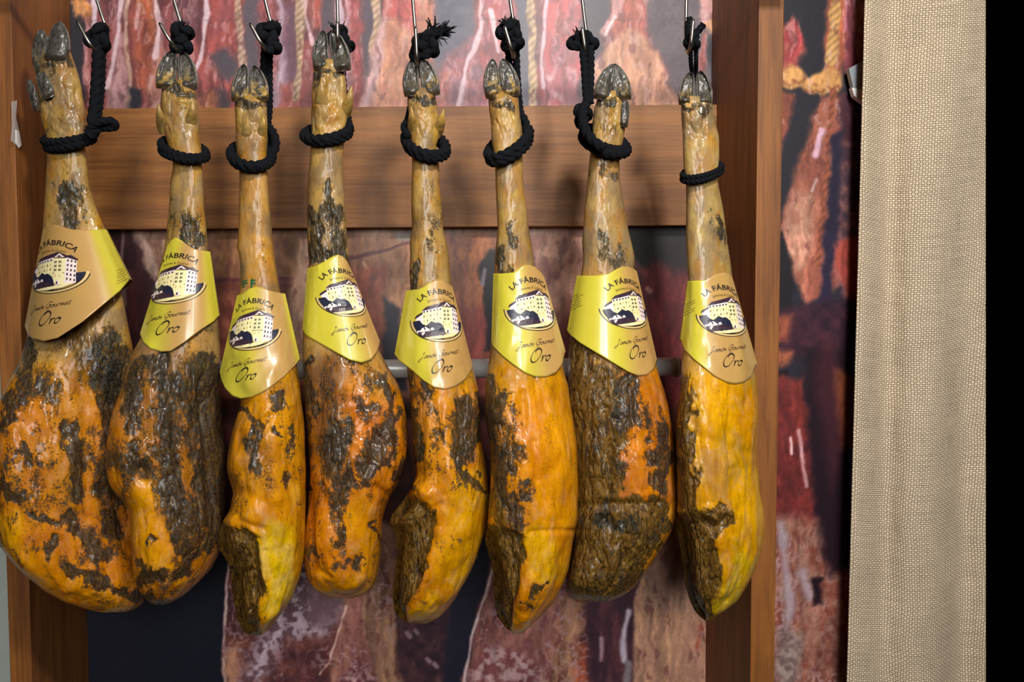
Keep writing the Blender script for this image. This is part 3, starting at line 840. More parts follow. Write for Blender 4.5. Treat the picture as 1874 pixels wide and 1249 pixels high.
def art_build():
    V, Fc = text2d('LA F\u00c1BRICA', 13.2, 0.28)
    w = V[:, 0].max()
    V[:, 0] *= 80.0 / w
    ART['title_lettering'] = [(arc_place(V, 47, -1, -5, 80.0), Fc, 'ink_black', 1)]
    V, Fc = text2d('Jamones & Quesos', 6.6, 0.05)
    w = V[:, 0].max(); V[:, 0] *= 44.0 / w
    ART['subtitle_lettering'] = [(arc_place(V, 58, 0, 18, 44.0), Fc, 'ink_olive', 1)]

    def rot(V, ox, oy, ang):
        c, s_ = math.cos(ang), math.sin(ang)
        return np.stack([ox + V[:, 0] * c + V[:, 1] * s_, oy + V[:, 0] * s_ - V[:, 1] * c], -1)
    L, w = script_text('Jam\u00f3n Gourmet', 4.3, 1.7, xs=1.12)
    ART['script_lettering'] = [(rot(v, -39, 70, math.radians(-9)), f, 'ink_brown', 1) for v, f in L]
    L, w = script_text('Oro', 9.3, 2.8)
    ART['grade_lettering'] = [(rot(v, -20, 97, math.radians(-7)), f, 'ink_black', 1) for v, f in L]
    E = []

    def add(pts, key, layer, sub=2):
        v, f = poly2d(pts, sub); E.append((v, f, key, layer))
    # ring
    def arc(r1, r2, a0, a1, key, layer, n=36):
        t = np.linspace(a0, a1, n)
        v = np.concatenate([np.stack([45 * r1 * np.cos(t), 32 * r1 * np.sin(t)], -1), np.stack([45 * r2 * np.cos(t), 32 * r2 * np.sin(t)], -1)])
        E.append((v, [(i, i + 1, n + i + 1, n + i) for i in range(n - 1)], key, layer))
    arc(1.0, 1.09, -.02, PI + .02, 'ink_sand', 1); arc(1.09, 1.13, 0.1, PI + .05, 'ink_black', 2); arc(.975, 1.0, 0, PI, 'ink_black', 3)
    t = np.linspace(0, PI, 24)
    add([(44 * math.cos(a), 31 * math.sin(a)) for a in t], 'ink_navy', 1, 1)
    add([(-39, -8), (-28, -15), (-28, 12), (-39, 8)], 'ink_white', 2)
    add([(-42, -5), (-39, -10), (-28, -17), (-28, -13), (-38, -6)], 'ink_plum', 3)
    add([(-28, -20), (3, -27), (3, 20), (-28, 12)], 'ink_cream', 2)
    add([(-29, -19), (-22, -26), (8, -36), (10, -36), (19, -31), (21, -25), (3, -27), (-27, -19)], 'ink_plum', 4)
    add([(-28, -20), (3, -27), (3, -22), (-28, -15)], 'ink_white', 3)
    add([(3, -25), (19, -25), (20, 22), (4, 18)], 'ink_cream', 3)
    add([(19, -29), (33, -22), (34, 18), (19, 23)], 'ink_white', 3)
    add([(19, -30), (26, -30), (35, -22), (33, -20), (19, -27)], 'ink_plum', 4)
    add([(4, -27), (11, -34), (18, -27)], 'ink_white', 5); add([(7.5, -27.5), (11, -31), (14.5, -27.5)], 'ink_plum', 6)
    for i in range(6):
        x = -26.5 + i * 5; y = -17.2 - i * 1.08
        add([(x, y - 1), (x + 2.4, y - 1.5), (x + 2.4, y + 1.2), (x, y + 1.6)], 'ink_plum', 5, 0)
        for r in range(3):
            yy = y + 8 + r * 8
            add([(x, yy - 1.3), (x + 1.6, yy - 1.7), (x + 1.6, yy + 1.6), (x, yy + 2)], 'ink_sand' if (i + r) % 2 else 'ink_olive', 5, 0)
    for x in (6, 12):
        for r, y in enumerate((-19, -12, -5)):
            add([(x - 1, y - 2), (x + .6, y - 2), (x + .6, y + 2), (x - 1, y + 2)], 'ink_plum', 5, 0)
            add([(x + 1.2, y - 2), (x + 2.2, y - 2), (x + 2.2, y + 2), (x + 1.2, y + 2)], 'ink_black', 5, 0)
        add([(x, 3), (x + 2, 3), (x + 2, 7), (x, 7)], 'ink_sand', 5, 0)
    add([(3, 0), (19, 0), (19, 1), (3, 1)], 'ink_brown', 5, 0)
    for x in (21.5, 26, 30.5):
        for r in range(5):
            y = -21 + r * 8 + (x - 21) * .3
            add([(x, y - 2), (x + 2, y - 1.8), (x + 2, y + 1.8), (x, y + 2)], 'ink_plum' if r % 2 else 'ink_brown', 5, 0)
    add([(-44, 0), (-33, -2), (-29, 4), (-24, 7), (-20, 4), (-15, -1), (-9, 2), (-4, 1), (2, 6), (5, 14), (6, 22), (2, 25), (-29, 27), (-38, 20)], 'ink_navy', 6)
    add([(33, 1), (44, 0), (41, 11), (34, 19)], 'ink_navy', 6)
    add([(-30, 12), (-24, 9), (-19, 13), (-13, 10), (-11, 14), (-22, 17), (-34, 19)], 'ink_white', 7)
    add([(-27, 11), (-26, 9), (-24, 13), (-25, 16)], 'ink_navy', 8, 0); add([(-19, 10), (-17, 9), (-16, 15), (-18, 15)], 'ink_plum', 8, 0)
    add([(-37, 21), (-29, 17), (-8, 15), (4, 18), (3, 25), (-26, 29), (-33, 26)], 'ink_plum', 7)
    add([(-38, 17), (-32, 15), (-37, 21)], 'ink_white', 8, 0); add([(-31, 21), (-27, 18), (-25, 19), (-29, 25)], 'ink_white', 8, 0)
    add([(-27, 28), (-13, 26), (17, 21), (27, 18), (30, 20), (18, 26), (-4, 30), (-20, 30)], 'ink_cream', 8)
    add([(8, 14), (13, 13), (14, 21), (8, 22)], 'ink_white', 8, 0); add([(9, 15), (11, 15), (11, 20), (9, 20)], 'ink_plum', 9, 0)
    ART['emblem'] = [(np.asarray(v) * np.array([1.15, 1.06]), f, k_, l_) for v, f, k_, l_ in E]


art_build()

# ------------------------------------------------------------------ hams


def rows_interp(tab, ys):
    t = np.array(tab, float)
    from_y = t[:, 0]
    out = []
    for k in range(1, t.shape[1]):
        # smooth monotone-ish interpolation
        y = np.interp(ys, from_y, t[:, k])
        out.append(y)
    return out


def smooth1(a, k):
    if k < 1: return a
    ker = np.hanning(2 * k + 3)[1:-1]; ker /= ker.sum()
    p = np.concatenate([np.full(k, a[0]) * 1.0, a, np.full(k, a[-1]) * 1.0])
    # keep the ends in place by reflecting
    p[:k] = 2 * a[0] - a[1:k + 1][::-1]; p[-k:] = 2 * a[-1] - a[-k - 1:-1][::-1]
    return np.convolve(p, ker, 'valid')


class Ham:
    pass


def build_ham(S):
    h = Ham()
    y0, y1 = S['rows'][0][0], S['rows'][-1][0]
    NR = int((y1 - y0) / 2.2)
    ys = y0 + (y1 - y0) * (1 - (1 - np.linspace(0, 1, NR)) ** 1.12)
    xl, xr = rows_interp(S['rows'], ys)
    xl, xr = smooth1(xl, 5), smooth1(xr, 5)
    cx, a = (xl + xr) / 2, (xr - xl) / 2
    b, dy = rows_interp(S['depth'], ys)
    b, dy = smooth1(b, 14), smooth1(dy, 14)
    Lc = S.get('round', 70)
    tt = np.clip((ys - (y1 - Lc)) / Lc, 0, 1)
    b = b * np.sqrt(np.clip(1 - tt ** 2.4, 0.02, 1))
    tt = np.clip(((y0 + 24) - ys) / 24, 0, 1)
    b = b * np.sqrt(np.clip(1 - 0.6 * tt ** 2, 0.02, 1))
    th_f = np.linspace(-PI / 2, PI / 2, 150, endpoint=False)
    th_b = np.linspace(PI / 2, 3 * PI / 2, 46, endpoint=False)
    th = np.concatenate([th_f, th_b])
    n = S.get('sq', 2.25)
    sn, cs = np.sin(th), np.cos(th)
    sx = np.sign(sn) * np.abs(sn) ** (2 / n); sy = np.sign(cs) * np.abs(cs) ** (2 / n)
    PXg = cx[:, None] + a[:, None] * sx[None, :]
    PYg = np.repeat(ys[:, None], len(th), 1)
    sl = S.get('slant', 0.0) * sstep(560, 760, ys)
    Yg = S['Y'] + dy[:, None] - b[:, None] * sy[None, :] + sl[:, None] * (a[:, None] * sx[None, :]) / 1250.0
    # grid normals for displacement
    V = P(PXg, PYg, Yg)
    gr = np.gradient(V, axis=0)
    gc = np.roll(V, -1, 1) - np.roll(V, 1, 1)
    N = np.cross(gr, gc); N /= np.linalg.norm(N, axis=-1)[..., None] + 1e-12
    ctr = V.mean(1, keepdims=True)
    sgn = np.sign(((V - ctr) * N).sum(-1).mean())
    N = N * sgn
    seed = S['seed'] * 101
    x, y, z = V[..., 0], V[..., 1], V[..., 2]
    thigh = sstep(560, 760, PYg)
    d = np.zeros(PXg.shape)
    # tone and masks
    wx = PXg + (fbm(PXg / 16, PYg / 26, seed=seed + 1) - .5) * 44
    wy = PYg + (fbm(PXg / 20, PYg / 24, seed=seed + 2) - .5) * 44
    tone = np.zeros(PXg.shape + (3,)) + np.array(S.get('skin', (176, 138, 80)), float)
    f = sstep(600, 760, PYg + (fbm(PXg / 40, PYg / 40, seed=seed) - .5) * 120)[..., None]
    tone = tone * (1 - f) + np.array(S.get('fat', (208, 118, 8)), float) * f
    mold = np.full(PXg.shape, S.get('mb', 0.22) * 1.15 + .02); mold = mold * (0.35 + .65 * thigh)
    meat = np.zeros(PXg.shape)
    front = (cs > -0.1)[None, :].astype(float)
    for s in S['strokes']:
        ch, x1, y1_, x2, y2, r, k = s[:7]
        if ch in 'D':
            dd = seg_dist(PXg, PYg, x1, y1_, x2, y2)
            d = d - front * k * 0.001 * np.exp(-(dd / r) ** 2)
            continue
        dd = seg_dist(wx, wy, x1, y1_, x2, y2)
        w = sstep(r * 1.5, r * 0.4, dd)
        if ch == 'M': mold = np.maximum(mold, mold * (1 - w) + k * 1.25 * w)
        elif ch == 'X': mold = mold * (1 - w * k)
        elif ch == 'B': meat = np.maximum(meat, w * k)
        elif ch == 'Y': meat = meat * (1 - w * k); mold = mold * (1 - w * k)
        elif ch == 'T':
            tone = tone * (1 - w[..., None] * k) + np.array(s[7], float) * w[..., None] * k
    mold = mold + (.9 * thigh + .45 * (1 - thigh)) * (S.get('mb', .22) + .12) * 2.2 * (fbm(PXg / 15, PYg / 34, oct=4, seed=seed + 11) - .5)
    st = (1 - thigh) * sstep(.42, .66, fbm(PXg / 20, PYg / 42, oct=4, seed=seed + 13)) * .62
    tone = tone * (1 - st[..., None]) + np.array((132, 108, 84.0)) * st[..., None]
    st = (1 - thigh) * sstep(.5, .7, fbm(PXg / 16, PYg / 50, oct=3, seed=seed + 15)) * .6
    tone = tone * (1 - st[..., None]) + np.array((178, 122, 62.0)) * st[..., None]
    if 'seam' in S:   # exposed meat left of this border, from photo rows
        q = np.array(S['seam'], float)
        bx = np.interp(wy, q[:, 0], q[:, 1])
        act = sstep(q[0, 0] - 8, q[0, 0] + 14, wy)
        mm = sstep(7, -7, PXg + (wx - PXg) * .5 - bx) * act
        meat = np.maximum(meat, mm)
        gx = np.interp(PYg, q[:, 0], q[:, 1])
        mg = sstep(8, -14, PXg - gx) * sstep(q[0, 0] - 6, q[0, 0] + 22, PYg)
        d = d - front * 0.011 * mg * (0.55 + 0.9 * (fbm(x * 30, y * 30, z * 12, 3, seed + 4)))
        d = d - front * mg * 0.006 * np.abs(fbm(x * 90, y * 90, z * 30, 3, seed + 6) - .5) * 2
    rough = np.clip(np.maximum(mold - .3, meat * .8) * 1.6, 0, 1)
    g = (fbm(x * 24, y * 24, z * 14, 3, seed) - .5) * (0.004 + 0.014 * thigh)
    g += (fbm(x * 46, y * 46, z * 9, 3, seed + 3) - .5) * (0.002 + 0.006 * thigh)
    rid = 1 - np.abs(2 * fbm(x * 66, y * 66, z * 24, 3, seed + 5) - 1)
    g -= (rid ** 9) * (0.0005 + 0.0034 * rough)
    g += (fbm(x * 170, y * 170, z * 90, 3, seed + 9) - .5) * (0.0008 + .0034 * rough)
    fz = sstep(268, 228, PYg)
    rid2 = 1 - np.abs(2 * fbm(x * 48, y * 48, z * 34, 3, seed + 21) - 1)
    g += fz * ((fbm(x * 70, y * 70, z * 60, 3, seed + 23) - .5) * .007 - rid2 ** 7 * .0024)
    edge = np.clip(1 - np.abs(sx)[None, :] ** 6, 0.25, 1)
    endf = sstep(0, 20, PYg - y0) * sstep(0, 26, y1 - PYg)
    d = d + g * edge * (0.3 + 0.7 * endf)
    V = V + N * d[..., None]
    foot = 1 - sstep(520, 700, PYg)
    R_, C_ = PXg.shape
    Fc = grid_faces(R_, C_, True)
    if sgn < 0: pass
    VV = V.reshape(-1, 3)
    # caps
    top = V[0].mean(0); bot = V[-1].mean(0)
    VV = np.concatenate([VV, [top, bot]])
    it, ib = R_ * C_, R_ * C_ + 1
    c = np.arange(C_); c2 = (c + 1) % C_
    capt = np.stack([np.full(C_, it), c2, c, np.full(C_, it)], -1)
    lf = [tuple(v) for v in Fc.tolist()] + [(it, int(j), int(i)) for i, j in zip(c, c2)] + \
         [(ib, int((R_ - 1) * C_ + i), int((R_ - 1) * C_ + j)) for i, j in zip(c, c2)]
    tone_l = lin(tone).reshape(-1, 3); tone_l = np.concatenate([tone_l, tone_l[:1], tone_l[-1:]])
    mask = np.stack([mold, meat, foot], -1).reshape(-1, 3); mask = np.concatenate([mask, mask[:1], mask[-1:]])
    root = empty('cured_ham', tuple(P(cx[-1], y1, S['Y'])))
    tag(root, S['label'], 'ham', 'cured hams hanging in a row')
    body = child('body', VV, lf, M['ham'], root, cols={'tone': tone_l, 'mask': mask})
    h.root, h.body = root, body
    h.bvh = BVHTree.FromPolygons([tuple(v) for v in VV], lf)
    h.ys, h.cx, h.a, h.S = ys, cx, a, S
    return h


def cone_fit(L):
    (ya, la, ra), (yb, lb, rb) = L['lines']
    def f(y):
        t = (y - ya) / (yb - ya)
        l = la + (lb - la) * t; r = ra + (rb - ra) * t
        return (l + r) / 2, (r - l) / 2
    return f


def hit_Y(bvh, px, py):
    p = P(px, py, 1.0)
    d = Vector(p - OC).normalized()
    loc, nrm, i, dist = bvh.ray_cast(Vector(OC), d)
    return loc.y if loc is not None else 9.0


def build_label(h, L):
    S = h.S
    cf = cone_fit(L)
    Yc = S['Y'] + L.get('dy', 0.0)
    ratio = L.get('ratio', 0.92)
    # depth field over the label area: cone, kept in front of the ham
    x0, x1, ya, yb = L['box']
    gx = np.arange(x0 - 8, x1 + 9, 4.0); gy = np.arange(ya - 8, yb + 9, 4.0)
    D = np.zeros((len(gy), len(gx)))
    for i, y in enumerate(gy):
        c, r = cf(y)
        for j, x in enumerate(gx):
            q = max(0.0, 1 - ((x - c) / r) ** 2)
            cy = Yc - ratio * r / 1250.0 * math.sqrt(q)
            hy = hit_Y(h.bvh, x, y)
            D[i, j] = min(cy, hy - 0.0022)
    for _ in range(26):   # smooth, staying in front
        Ds = D.copy()
        Ds[1:-1, 1:-1] = (D[:-2, 1:-1] + D[2:, 1:-1] + D[1:-1, :-2] + D[1:-1, 2:] + 4 * D[1:-1, 1:-1]) / 8
        D = np.minimum(D, Ds)

    def depth(x, y):
        fx = np.clip((x - gx[0]) / 4.0, 0, len(gx) - 1.001); fy = np.clip((y - gy[0]) / 4.0, 0, len(gy) - 1.001)
        i, j = fy.astype(int), fx.astype(int); u, v = fy - i, fx - j
        return (D[i, j] * (1 - u) * (1 - v) + D[i + 1, j] * u * (1 - v) + D[i, j + 1] * (1 - u) * v + D[i + 1, j + 1] * u * v)

    top, bot = np.array(L['top'], float), np.array(L['bot'], float)
    NT_, NV = 96, 56
    th = np.linspace(-PI / 2, PI / 2, NT_)
    v = np.linspace(0, 1, NV)
    # front sheet: solve x along each generator
    Xg = np.zeros((NV, NT_)); Yg = np.zeros((NV, NT_))
    for j, t in enumerate(th):
        sn = math.sin(t)
        # generator crosses top edge and bottom edge: iterate
        yt = top[:, 1].mean(); yb2 = bot[:, 1].mean()
        for _ in range(30):
            c, r = cf(yt); yt = 0.5 * yt + 0.5 * np.interp(c + r * sn, top[:, 0], top[:, 1])
            c, r = cf(yb2); yb2 = 0.5 * yb2 + 0.5 * np.interp(c + r * sn, bot[:, 0], bot[:, 1])
        yy = yt + (yb2 - yt) * v
        c, r = cf(yy)
        Xg[:, j] = c + r * sn * 0.999; Yg[:, j] = yy
    Dg = depth(Xg, Yg)
    front = P(Xg, Yg, Dg)
    # back half closes the sleeve round the shank
    NB = 26
    tb = np.linspace(0, PI, NB)[1:-1]
    back = np.zeros((NV, NB - 2, 3))
    eR, eL = front[:, -1], front[:, 0]
    mid = (eR + eL) / 2; hw = (eR - eL) / 2
    for k, t in enumerate(tb):
        back[:, k] = mid + hw * math.cos(t) + np.array([0, 1, 0]) * (np.linalg.norm(hw, axis=1) * ratio * math.sin(t))[:, None]
    V = np.concatenate([front, back], 1)
    cgrid = np.zeros(V.shape)
    c_, r_ = cf(Yg)
    nrm = (Xg - c_) / r_
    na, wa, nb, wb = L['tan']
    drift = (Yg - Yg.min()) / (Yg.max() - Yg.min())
    glaref = sstep(na - wa, na + wa, nrm + drift * L.get('drift', 0)) * (1 - sstep(nb - wb, nb + wb, nrm))  # tan band paints the glossy sleeve's glare into its colour
    glaref = np.clip(glaref * (0.9 + 0.2 * (fbm(Xg / 30, Yg / 30, seed=S['seed'])))[...], 0, 1)
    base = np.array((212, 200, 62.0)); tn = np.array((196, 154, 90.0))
    cg = base * (1 - glaref[..., None]) + tn * glaref[..., None]
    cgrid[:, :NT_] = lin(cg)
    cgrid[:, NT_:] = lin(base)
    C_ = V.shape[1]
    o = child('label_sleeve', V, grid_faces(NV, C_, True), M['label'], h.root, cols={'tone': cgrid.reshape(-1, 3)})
    o['label'] = 'glossy yellow paper sleeve with a rounded tip'
    md = o.modifiers.new('card', 'SOLIDIFY'); md.thickness = 0.0005; md.offset = 0.0
    # print
    (ex, ey), (ox, oy) = L['E'], L['O']
    c0, r0 = cf(ey); th0 = math.asin(max(-.98, min(.98, (ex - c0) / r0)))
    c1, r1 = cf(oy); thO = math.asin(max(-.98, min(.98, (ox - c1) / r1)))
    ky = L.get('ky', 0.0)
    sc_t = (oy - ey) / 84.0
    sc_s = L.get('ss', 1.03)

    def art_map(A, layer):
        s, t = A[:, 0], A[:, 1]
        y = ey + t * sc_t + ky * s
        c, r = cf(y)
        th_ = th0 + (thO - th0) * (y - ey) / (oy - ey) + s * sc_s / r
        th_ = np.clip(th_, -1.56, 1.56)
        x = c + r * np.sin(th_) * 0.999
        off = 0.00045 + 0.00016 * layer
        Dd = depth(x, y)
        p = P(x, y, Dd)
        nx = np.sin(th_); p = p + np.stack([nx * off, -np.maximum(np.cos(th_), .3) * off, np.zeros_like(nx)], -1)
        return p, th_
    names = {'emblem': 'printed oval picture of a large yellow building above dark trees',
             'title_lettering': 'arched dark capital lettering', 'subtitle_lettering': 'small olive lettering',
             'script_lettering': 'small slanted script lettering', 'grade_lettering': 'large handwritten style word'}
    for nm, items in ART.items():
        VV, FF, FM, keys, k = [], [], [], [], 0
        for A, fs, key, layer in items:
            p, th_ = art_map(A, layer)
            if key not in keys: keys.append(key)
            for f in fs:
                if max(abs(th_[i]) for i in f) < 1.5:
                    FF.append(tuple(i + k for i in f)); FM.append(keys.index(key))
            VV.append(p); k += len(p)
        if not FF: continue
        oo = child(nm, np.concatenate(VV), FF, [M[q] for q in keys], o, smooth=False, fmat=FM)
        oo['label'] = names[nm]
    # illegible small print on the flank
    if 'small' in L:
        items = []
        rng = np.random.RandomState(S['seed'])
        sx0, sy0, dirx, nrow = L['small']
        for r in range(nrow):
            x = 0.0
            y = sy0 + r * 4.6
            pts = []
            for q in range(int(14 + rng.rand() * 8)):
                pts.append((sx0 + q * 1.1 * dirx, y + (rng.rand() - .5) * 2.0 - q * 0.55))
            items.append(ribbon(pts, 0.7, 3))
        VV, FF, k = [], [], 0
        for A, fs in items:
            c, r = cf(A[:, 1]); th_ = np.arcsin(np.clip((A[:, 0] - c) / r, -.985, .985))
            x = c + r * np.sin(th_)
            p = P(x, A[:, 1], depth(x, A[:, 1])) + np.stack([np.sin(th_) * .0006, -.0005 * np.ones_like(x), 0 * x], -1)
            VV.append(p); FF += [tuple(i + k for i in f) for f in fs]; k += len(p)
        child('small_print', np.concatenate(VV), FF, M['ink_brown'], o, smooth=False)
    return depth


# --- hooves: horn claws with a dished sole
def claw(h, cx, cy, w, hh, tilt, Y, depth, side=0, name='hoof', ochre=0.4, face=1.0, seed=0):
    """cx,cy centre px; w,hh full size px; tilt deg (positive leans right)"""
    tt = np.linspace(0, 1, 46)
    prof = np.interp(tt, [0, .08, .2, .42, .65, .82, .92, .97, 1], [.80, .92, .98, 1, .96, .84, .66, .44, 0.05])
    prof = smooth1(prof, 2); prof[-1] = .03
    th = np.linspace(-PI, PI, 64, endpoint=False)
    u = np.sin(th)[None, :] * prof[:, None] * w / 2
    if side:
        outer = (np.sin(th)[None, :] * side > 0)
        po = np.interp(tt, [0, .12, .35, .6, .8, .92, .98, 1], [.92, 1.04, 1.12, 1.0, .74, .44, .2, .03])
        pi_ = np.interp(tt, [0, .12, .35, .6, .8, .92, .98, 1], [1.0, 1.0, .94, .84, .66, .44, .2, .03])
        lean = (-side * w * .10 * np.clip(tt - .45, 0, 1) * 2)[:, None]
        u = np.sin(th)[None, :] * np.where(outer, smooth1(po, 2)[:, None], smooth1(pi_, 2)[:, None]) * w / 2 + lean
    v = (0.5 - tt)[:, None] * hh * np.ones_like(u)
    ca, sa = math.cos(math.radians(tilt)), math.sin(math.radians(tilt))
    px = cx + u * ca - v * sa; py = cy + u * sa + v * ca
    cf_ = np.cos(th)[None, :]
    thick = depth * (0.35 + 0.65 * (1 - tt[:, None]) ** .7) * (.55 + .45 * sstep(0, .22, tt))[:, None]
    q = np.abs(np.sin(th))[None, :]
    fr = np.clip(cf_, 0, 1)
    dish = fr * sstep(0.90, 0.55, q) * 0.60 * depth * sstep(.1, .4, tt)[:, None] * face
    Yg = Y - cf_ * thick + dish + (fbm(u / 6, v / 9, seed=seed + 3) - .5) * .0035
    V = P(px, py, Yg)
    nz = fbm(px / 7, py / 9, seed=seed)
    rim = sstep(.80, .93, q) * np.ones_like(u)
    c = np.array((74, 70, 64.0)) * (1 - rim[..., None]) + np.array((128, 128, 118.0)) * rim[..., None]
    o_ = (sstep(.42, .60, nz) * sstep(.75, .25, tt)[:, None] * ochre * (cf_ > 0))
    c = c * (1 - o_[..., None]) + np.array((176, 142, 76.0)) * o_[..., None]
    cuff = (sstep(.2, .02, tt)[:, None] * np.ones_like(u))[..., None] * .75
    c = c * (1 - cuff) + np.array((58, 42, 28.0)) * cuff
    g = sstep(.5, .75, fbm(px / 5, py / 16, seed=seed + 5)) * .5
    c = c * (1 - g[..., None]) + np.array((34, 31, 28.0)) * g[..., None]
    Fc = [tuple(f) for f in grid_faces(len(tt), 64, True).tolist()] + [tuple(range(64))[::-1], tuple(range(45 * 64, 46 * 64))]
    return child(name, V.reshape(-1, 3), Fc, M['hoof'], h.root, cols={'tone': lin(c).reshape(-1, 3)})


def spur(h, bx, by, tx, ty, r, Y, skin=(178, 140, 82), mat='ham', name='dewclaw', fwd=.012, seed=1):
    pts = catmull(np.array([(bx, by, 0), ((bx * .45 + tx * .55) + (tx - bx) * .1, (by + ty) / 2, 0), (tx, ty, 0)]), 10)
    n = len(pts); t = np.linspace(0, 1, n)
    th = np.linspace(0, 2 * PI, 22, endpoint=False)
    rad = r * 1.3 * (1 - t) ** .85 * (.7 + .3 * sstep(-.1, .3, t)) + .3
    px = pts[:, 0][:, None] + rad[:, None] * np.sin(th)[None]; py = pts[:, 1][:, None] + 0 * th[None]
    Yg = Y - (rad / 1250)[:, None] * np.cos(th)[None] * .9 - fwd * t[:, None] + .022 * (1 - sstep(0, .75, t))[:, None] + (fbm(px / 5, py / 6, seed=seed) - .5) * .003
    V = P(px, py, Yg)
    N_ = n * 22
    Fc = [tuple(f) for f in grid_faces(n, 22, True).tolist()] + [tuple(range(N_ - 22, N_))]
    tone = np.tile(lin(skin), (N_, 1)); mask = np.tile([0.1, 0, 1.0], (N_, 1))
    return child(name, V.reshape(-1, 3), Fc, M[mat], h.root, cols={'tone': tone, 'mask': mask})


# --- rope
def rope_geo(pts, rpx, closed=False, pitch=2.3, strands=3, n=10, smooth=True):
    """pts (x_px, y_px, Y)"""
    q = np.array(pts, float)
    w = P(q[:, 0], q[:, 1], q[:, 2])
    pth = catmull(w, n, closed) if smooth else w
    R = rpx / 1250.0
    pth, L = resample(pth, R * 0.28, closed)
    turns = max(1, round(L / (R * 2 * pitch)))
    om = 2 * PI * turns / L

    def prof(th, s):
        a = (th - om * s) * strands / 2.0
        return 0.60 + 0.45 * np.abs(np.cos(a)) ** .8 + .025 * np.sin(th * 9 + s * 3000)
    return tube(pth, R, 20, closed, prof)


def knot_pts(cx, cy, Y, rx, ry, rz, rot=0.0, k=0):
    t = np.linspace(0, 2 * PI, 26, endpoint=False)
    x = (np.sin(t) + 2 * np.sin(2 * t)) / 3
    y = (np.cos(t) - 2 * np.cos(2 * t)) / 3
    z = -np.sin(3 * t)
    c, s = math.cos(rot), math.sin(rot)
    x, y = x * c - y * s, x * s + y * c
    return np.stack([cx + rx * x, cy + ry * y, Y + rz * z], -1)


def fray(cx, cy, Y, ang, spread, length, n, rpx, seed):
    rng = np.random.RandomState(seed)
    parts = []
    for i in range(n):
        a = math.radians(ang + (rng.rand() - .5) * spread); l = length * (.6 + .5 * rng.rand())
        x0 = cx + (rng.rand() - .5) * 14; y0 = cy + (rng.rand() - .5) * 8; z0 = Y + (rng.rand() - .5) * .012
        bend = (rng.rand() - .5) * .8
        pts = []
        for t in (0, .35, .7, 1):
            aa = a + bend * t
            pts.append((x0 + math.sin(aa) * l * t, y0 - math.cos(aa) * l * t, z0 - .008 * t * (rng.rand() - .3)))
        q = np.array(pts); pth = catmull(P(q[:, 0], q[:, 1], q[:, 2]), 4)
        parts.append(tube(pth, np.linspace(rpx, rpx * .45, len(pth)) / 1250, 6))
    return merge(parts)


def build_rope(spec, Yh):
    root = empty('hanging_rope', tuple(P(spec['knot'][0][0], spec['knot'][0][1], Yh)))
    tag(root, spec['label'], 'rope', 'black ropes tied round the ham shanks')
    for c in spec['collar']:
        cx, cy, a, bY, sag, tilt, r = c
        t = np.linspace(0, 2 * PI, 20, endpoint=False)
        pts = np.stack([cx + a * np.sin(t), cy + sag * np.cos(t) + tilt * np.sin(t), Yh - bY * np.cos(t)], -1)
        child('loop', *rope_geo(pts, r, True, n=6), M['rope'], root)
    for st in spec['strand']:
        child('strand', *rope_geo(st[0], st[1]), M['rope'], root)
    for kn in spec['knot']:
        cx, cy, rx, ry, r, rot, dY = kn
        V, Fc = rope_geo(knot_pts(cx, cy, Yh + dY, rx - r * .55, ry - r * .55, .011, rot), r, True, n=5)
        child('knot', V, Fc, M['rope'], root)
    for fr in spec.get('fray', []):
        child('frayed_end', *fray(fr[0], fr[1], Yh + fr[7], fr[2], fr[3], fr[4], fr[5], fr[6], int(fr[0])), M['rope'], root)
    return root


def build_hook(spec, Yh):
    top, low, tip, lab = spec
    Yw = Yh + .016; Yt = Yh - .026
    bx, by = low
    pts = [(top[0] - (low[0] - top[0]) * .9, -70, Yw), (top[0], top[1], Yw), ((top[0] + bx) / 2, (top[1] + by) / 2, Yw), (bx, by, Yw),
           ((bx * .7 + tip[1][0] * .3), max(by, tip[1][1]) + 12, Yh), (tip[1][0], tip[1][1] - 2, Yt), (tip[0][0], tip[0][1], Yt - .003)]
    q = np.array(pts); pth = catmull(P(q[:, 0], q[:, 1], q[:, 2]), 10)
    rad = np.full(len(pth), 3.1 / 1250); rad[-1] *= .5
    V, Fc = tube(pth, rad, 14)
    o = mesh_np('meat_hook', V, Fc, M['wire'])
    tag(o, lab, 'hook', 'wire hooks the ropes hang on')


YEL, ORG, PNK, PUR, TAN, GRY = (222, 160, 30), (206, 100, 10), (190, 118, 52), (112, 80, 72), (206, 160, 92), (130, 118, 96)
DEP = [(60, .020, 0), (240, .022, 0), (300, .019, 0), (420, .022, 0), (520, .031, 0), (620, .045, -.002), (720, .060, -.006), (850, .074, -.010), (1000, .076, -.010), (1180, .066, -.006)]

